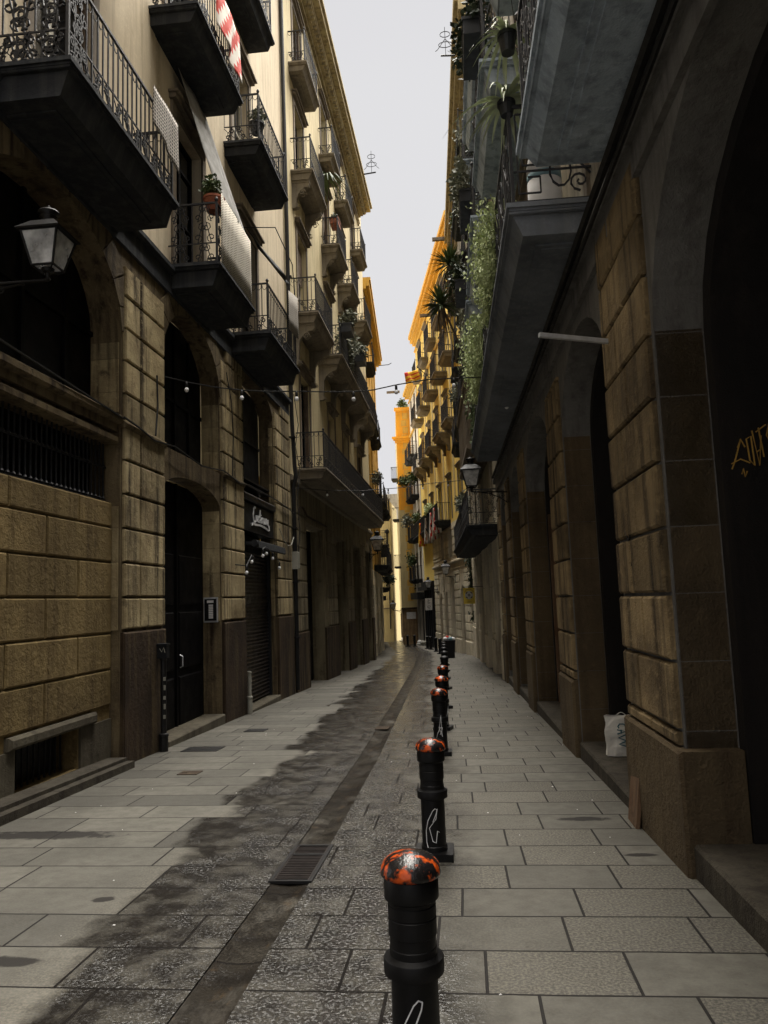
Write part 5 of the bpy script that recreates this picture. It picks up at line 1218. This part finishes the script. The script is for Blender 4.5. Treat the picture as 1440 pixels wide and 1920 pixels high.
for pl in ([(.05, .32), (.03, .345), (-.01, .345), (-.03, .32), (-.02, .30)], [(-.04, .285), (.05, .265), (-.04, .24)], [(.0, .285), (.0, .245)], [(.05, .235), (-.03, .20), (.05, .17)], [(.05, .165), (-.03, .135), (.05, .11)]):
    mb.tube([(a-.02, -.105, b) for a, b in pl], .009, 4)
mb.build('printed_letters', M['teal'], bg_)
mb = wmb(); mb.tube([(-.06+.06*t/4, -.02, .41+.045*math.sin(math.pi*t/8)) for t in range(9)], .005, 4); mb.build('handle', M['bagwhite'], bg_)
b2_ = empty('plastic_bag', (1.86, 8.55, gy), 0, 'small grey white plastic bag slumped behind the carrier bag', 'bag')
mb = wmb(); mb.lathe([(.10, 0), (.13, .03), (.125, .12), (.10, .20), (.06, .25), (.03, .28), (.045, .31)], n=16); o = mb.build('body', M['greybox'], b2_, smooth=True); crumple(o, .02, 9, 3)
# ---- board leaning on the near pier, bracket bar
bd = wmb(); bd.prism([(-.0, 0), (.03, 0), (.135, .80), (.105, .80)], 0, .30, 'w')
o = bd.build('leaning_board', M['oldwood'], None, loc=(1.245, 6.42, G(6.4)+.0)); tag(o, 'scuffed wooden board leaning on the right pier beside the doorway', 'board')
br = empty('wall_bracket', (1.36, 6.56, 3.79), 0, 'bare steel bar sticking out from the right pier', 'bracket')
mb = wmb(); mb.tube([(0, 0, 0), (-.64, -.25, .02)], .026, 4); mb.build('bar', M['steel'], br)
mb = wmb(); mb.box(-.01, .03, -.04, .04, -.09, .06); mb.build('wall_plate', M['pipe'], br)
# ---- standing pipes on the left
pp = empty('standpipe', (-4.27, 10.62, G(10.6)), 0, 'thick black standpipe with a sticker-covered box by the left doorway', 'pipe')
mb = wmb(); mb.lathe([(.062, 0), (.062, .2), (.07, .21), (.07, .24), (.042, .25), (.042, 1.25), (.05, 1.26), (.05, 1.28)], n=14); mb.build('tube', M['pipe'], pp)
mb = wmb(); mb.cham(-.07, .07, -.06, .05, 1.28, 1.46, .01); mb.box(-.09, .08, -.08, .05, 1.46, 1.485); mb.build('box', M['shopblack'], pp)
for k in range(5): zz = .45+k*.13; wmb().box(.012+.006*(k % 2), .043, -.046, -.035, zz, zz+.05+.02*(k % 2)).build('sticker', M['greybox'], pp)
mb = wmb(); mb.tube([(-.03, -.07, 1.42), (.0, -.07, 1.37), (.03, -.07, 1.43), (.05, -.07, 1.36)], .006, 4); mb.build('sticker', M['greybox'], pp)
pq = empty('standpipe', (-4.28, 15.0, G(15)), 0, 'short grey pipe stub beside the roller shutter', 'pipe')
mb = wmb(); mb.lathe([(.05, 0), (.05, .3), (.056, .31), (.056, .34), (.036, .35), (.036, .78), (.044, .79), (.044, .82)], n=12); mb.build('tube', M['greybox'], pq)
# ---- cables on the left wall
mb = wmb(); mb.tube([(-4.30, 9.4, 4.15), (-4.31, 9.9, 4.12), (-4.31, 10.4, 4.05), (-4.31, 11.2, 4.12), (-4.3, 12.4, 4.02), (-4.3, 13.6, 4.14), (-4.31, 14.6, 4.06), (-4.3, 15.3, 4.12), (-4.3, 17.7, 4.1), (-4.3, 19.4, 4.0)], .014, 5)
mb.tube([(-4.33, 10.55, 5.05), (-4.33, 10.58, 4.6), (-4.33, 10.5, 4.14)], .012, 5); mb.tube([(-4.34, 3.5, 4.5), (-4.34, 6.5, 4.3), (-4.34, 9.5, 4.15)], .014, 5)
mb.tube([(-4.33, 13.9, 6.1), (-4.33, 14.2, 5.6), (-4.33, 14.3, 4.9), (-4.33, 14.2, 4.14)], .010, 5)
tag(mb.build('wall_cable', M['cable']), 'slack black cables running along the left stone piers', 'cable')
mb = wmb(); mb.tube([(-4.30, 17.8, 3.45), (-4.27, 18.05, 3.22), (-4.25, 18.4, 3.08), (-4.25, 18.8, 3.12), (-4.27, 19.2, 3.35)], .010, 5); tag(mb.build('wall_cable', M['greybox']), 'white cable sagging between the shop sign and the downpipe', 'cable')
mb = wmb(); mb.tube([(-4.27, 19.6, 7.2), (-4.2, 19.75, 6.4), (-4.27, 19.65, 5.8), (-4.2, 19.8, 5.2), (-4.26, 19.66, 4.4), (-4.22, 19.75, 3.6), (-4.26, 19.66, 3.0)], .010, 5); tag(mb.build('wall_cable', M['cable']), 'loose black cable hanging beside the downpipe', 'cable')
# ---- roof aerials and projecting poles
def aerial(x, y, z, dx, label):
    root = empty('clothes_pulley', (x, y, z), 0, label, 'roof bracket', 'roof brackets'); mb = wmb(); mb.tube([(0, 0, 0), (dx, 0, .04)], .03, 5); mb.build('arm', M['iron'], root)
    mb = wmb(); c_ = dx*.65
    for r_, zz in ((.16, .75), (.22, .4)): mb.tube([(c_+r_*math.cos(t*.6), 0, zz+.1*math.sin(t*.6)) for t in range(11)], .012, 4)
    mb.tube([(c_, 0, .02), (c_, 0, 1.0)], .012, 4)
    for sx in (-1, 1): mb.tube([(c_, 0, .6), (c_+sx*.25, 0, .25), (c_+sx*.32, 0, .2)], .010, 4)
    mb.build('ornament', M['iron'], root)
aerial(-3.35, 30, 19.35, .5, 'thin iron bracket with ornament on the left cornice')
aerial(.5, 22.5, 18.6, -.45, 'thin iron bracket with ornament on the right cornice')
for k, (x, y, z, lb) in enumerate(((.05, 37.5, 19.9, 'short projecting pole below the highest right bush'), (-1.0, 43.5, 18.2, 'short projecting pole on the yellow house cornice'), (-4.4, 57.5, 17.6, 'yellowish beam jutting over the white house'))):
    mb = wmb(); mb.box(-.55, .45, -.08, .08, -.08, .08); tag(mb.build('roof_pole', M['trim'], None, loc=(x-.3, y, z)), lb, 'pole')
mb = wmb(); mb.tube([(-4.0, 39.5, 14.1), (-3.45, 39.5, 14.12), (-3.3, 39.5, 14.2)], .02, 5); tag(mb.build('roof_pole', M['iron']), 'thin rod sticking out of the ochre house', 'pole')
# ---- street ironwork and litter
def gp(x, y, dz=.004): return (x, y, G(y)+dz)
TILT = math.atan(-.03)
gr = empty('drain_grate', gp(-1.225, 5.58), 0, 'rectangular iron drain grate in the central channel', 'drain grate'); gr.rotation_euler = (TILT, 0, 0)
mb = wmb()
mb.box(-.145, .145, -.42, -.39, -.01, .008).box(-.145, .145, .39, .42, -.01, .008).box(-.145, -.12, -.39, .39, -.01, .008).box(.12, .145, -.39, .39, -.01, .008).box(-.12, .12, .16, .19, -.01, .008)
mb.build('frame', M['pipe'], gr)
mb = wmb()
for k in range(14): y = -.36+k*.037; mb.box(-.11, .11, y, y+.017, -.008, .006)
for k in range(5): y = .21+k*.035; mb.box(-.11, .11, y, y+.014, -.008, .006)
mb.box(-.12, -.11, -.39, .39, -.008, .005).box(.11, .12, -.39, .39, -.008, .005); mb.build('bars', M['rollshut'], gr)
mb = wmb(); mb.box(-.12, .12, -.39, .39, -.0185, -.0135); mb.build('sump', M['shopblack'], gr)
for k, (x, y, w_, h_, lb) in enumerate(((-3.75, 10.75, .52, .40, 'dark square access cover near the left doorway'), (-3.5, 12.6, .34, .3, 'small dark access cover further up the left pavement'), (-3.3, 9.0, .24, .22, 'little grey valve cover on the left pavement'), (-1.42, 12.6, .22, .35, 'pale metal cover in the middle of the channel line'))):
    mb = wmb(); mb.box(-w_/2, w_/2, -h_/2, h_/2, -.004, .003); mb.box(-w_/2+.03, -w_/2+.09, -.02, .02, .003, .006)
    o = mb.build('access_cover', M['pipe' if k < 2 else 'plinth'], None, loc=gp(x, y)); o.rotation_euler = (TILT, 0, 0); tag(o, lb, 'cover')
rn = random.Random(5); mb = wmb()
for k in range(38):
    y = rn.uniform(3.0, 14); x = rn.uniform(-3.9, 1.2); s_ = rn.uniform(.004, .009); z = G(y)+.003; a = rn.uniform(0, 3)
    i = len(mb.v)
    for q in range(6): mb.P(x+s_*math.cos(a+q)*rn.uniform(.7, 1.3), y+s_*math.sin(a+q)*rn.uniform(.7, 1.3), z)
    for q in range(6): mb.P(x+s_*.6*math.cos(a+q), y+s_*.6*math.sin(a+q), z+.003)
    mb.f.append(list(range(i+6, i+12)))
    for q in range(6): mb.f.append([i+q, i+(q+1) % 6, i+6+(q+1) % 6, i+6+q])
tag(mb.build('litter_specks', M['paperwhite']), 'tiny pale litter specks and gum scattered over the paving', 'litter', kind='stuff')
# yellow tag on the dark side wall of the nearest right doorway (faces up the street)
mb = R1.mb()
for pl in ([(.2, .55), (.3, .7), (.4, .55)], [(.3, .7), (.1, .3), (0, .15)], [(0, .25), (.25, .33), (.5, .25)], [(.45, .7), (.5, .3), (.62, .2), (.58, .75), (.45, .7)], [(.62, .85), (.75, .2), (.85, .75)], [(.7, .45), (.82, .5)], [(.8, .9), (.88, .35)], [(.72, .82), (1.0, .95)], [(1.1, .98), (1.0, .75), (1.08, .6), (1.15, .8), (1.1, .98)], [(1.05, .6), (1.02, .4), (1.08, .3), (1.14, .45), (1.08, .6)], [(1.2, .98), (1.2, .35), (1.3, .5), (1.28, .65)], [(.25, .05), (.3, .15), (.34, 0), (.4, .1)]):
    mb.tube([(5.222, -(.40+.24*a), 2.38+.36*b) for a, b in pl], .0055, 4)
mb.build('graffiti', M['ochre_ink'], R1.root)
# white round water tank on the right balcony
wt = empty('water_tank', R1.world(7.45, .36, 5.32), 0, 'round white plastic tank with a teal band behind the right balcony railing', 'tank')
mb = wmb(); mb.lathe([(.15, 0), (.17, .03), (.17, .45)], n=20); mb.lathe([(.17, .52), (.17, .62), (.15, .7), (.10, .74), (.05, .76), (.05, .8)], n=20); mb.build('drum', M['paperwhite'], wt, smooth=True)
mb = wmb(); mb.lathe([(.171, .45), (.171, .52)], n=20); mb.build('band', M['blue'], wt, smooth=True)
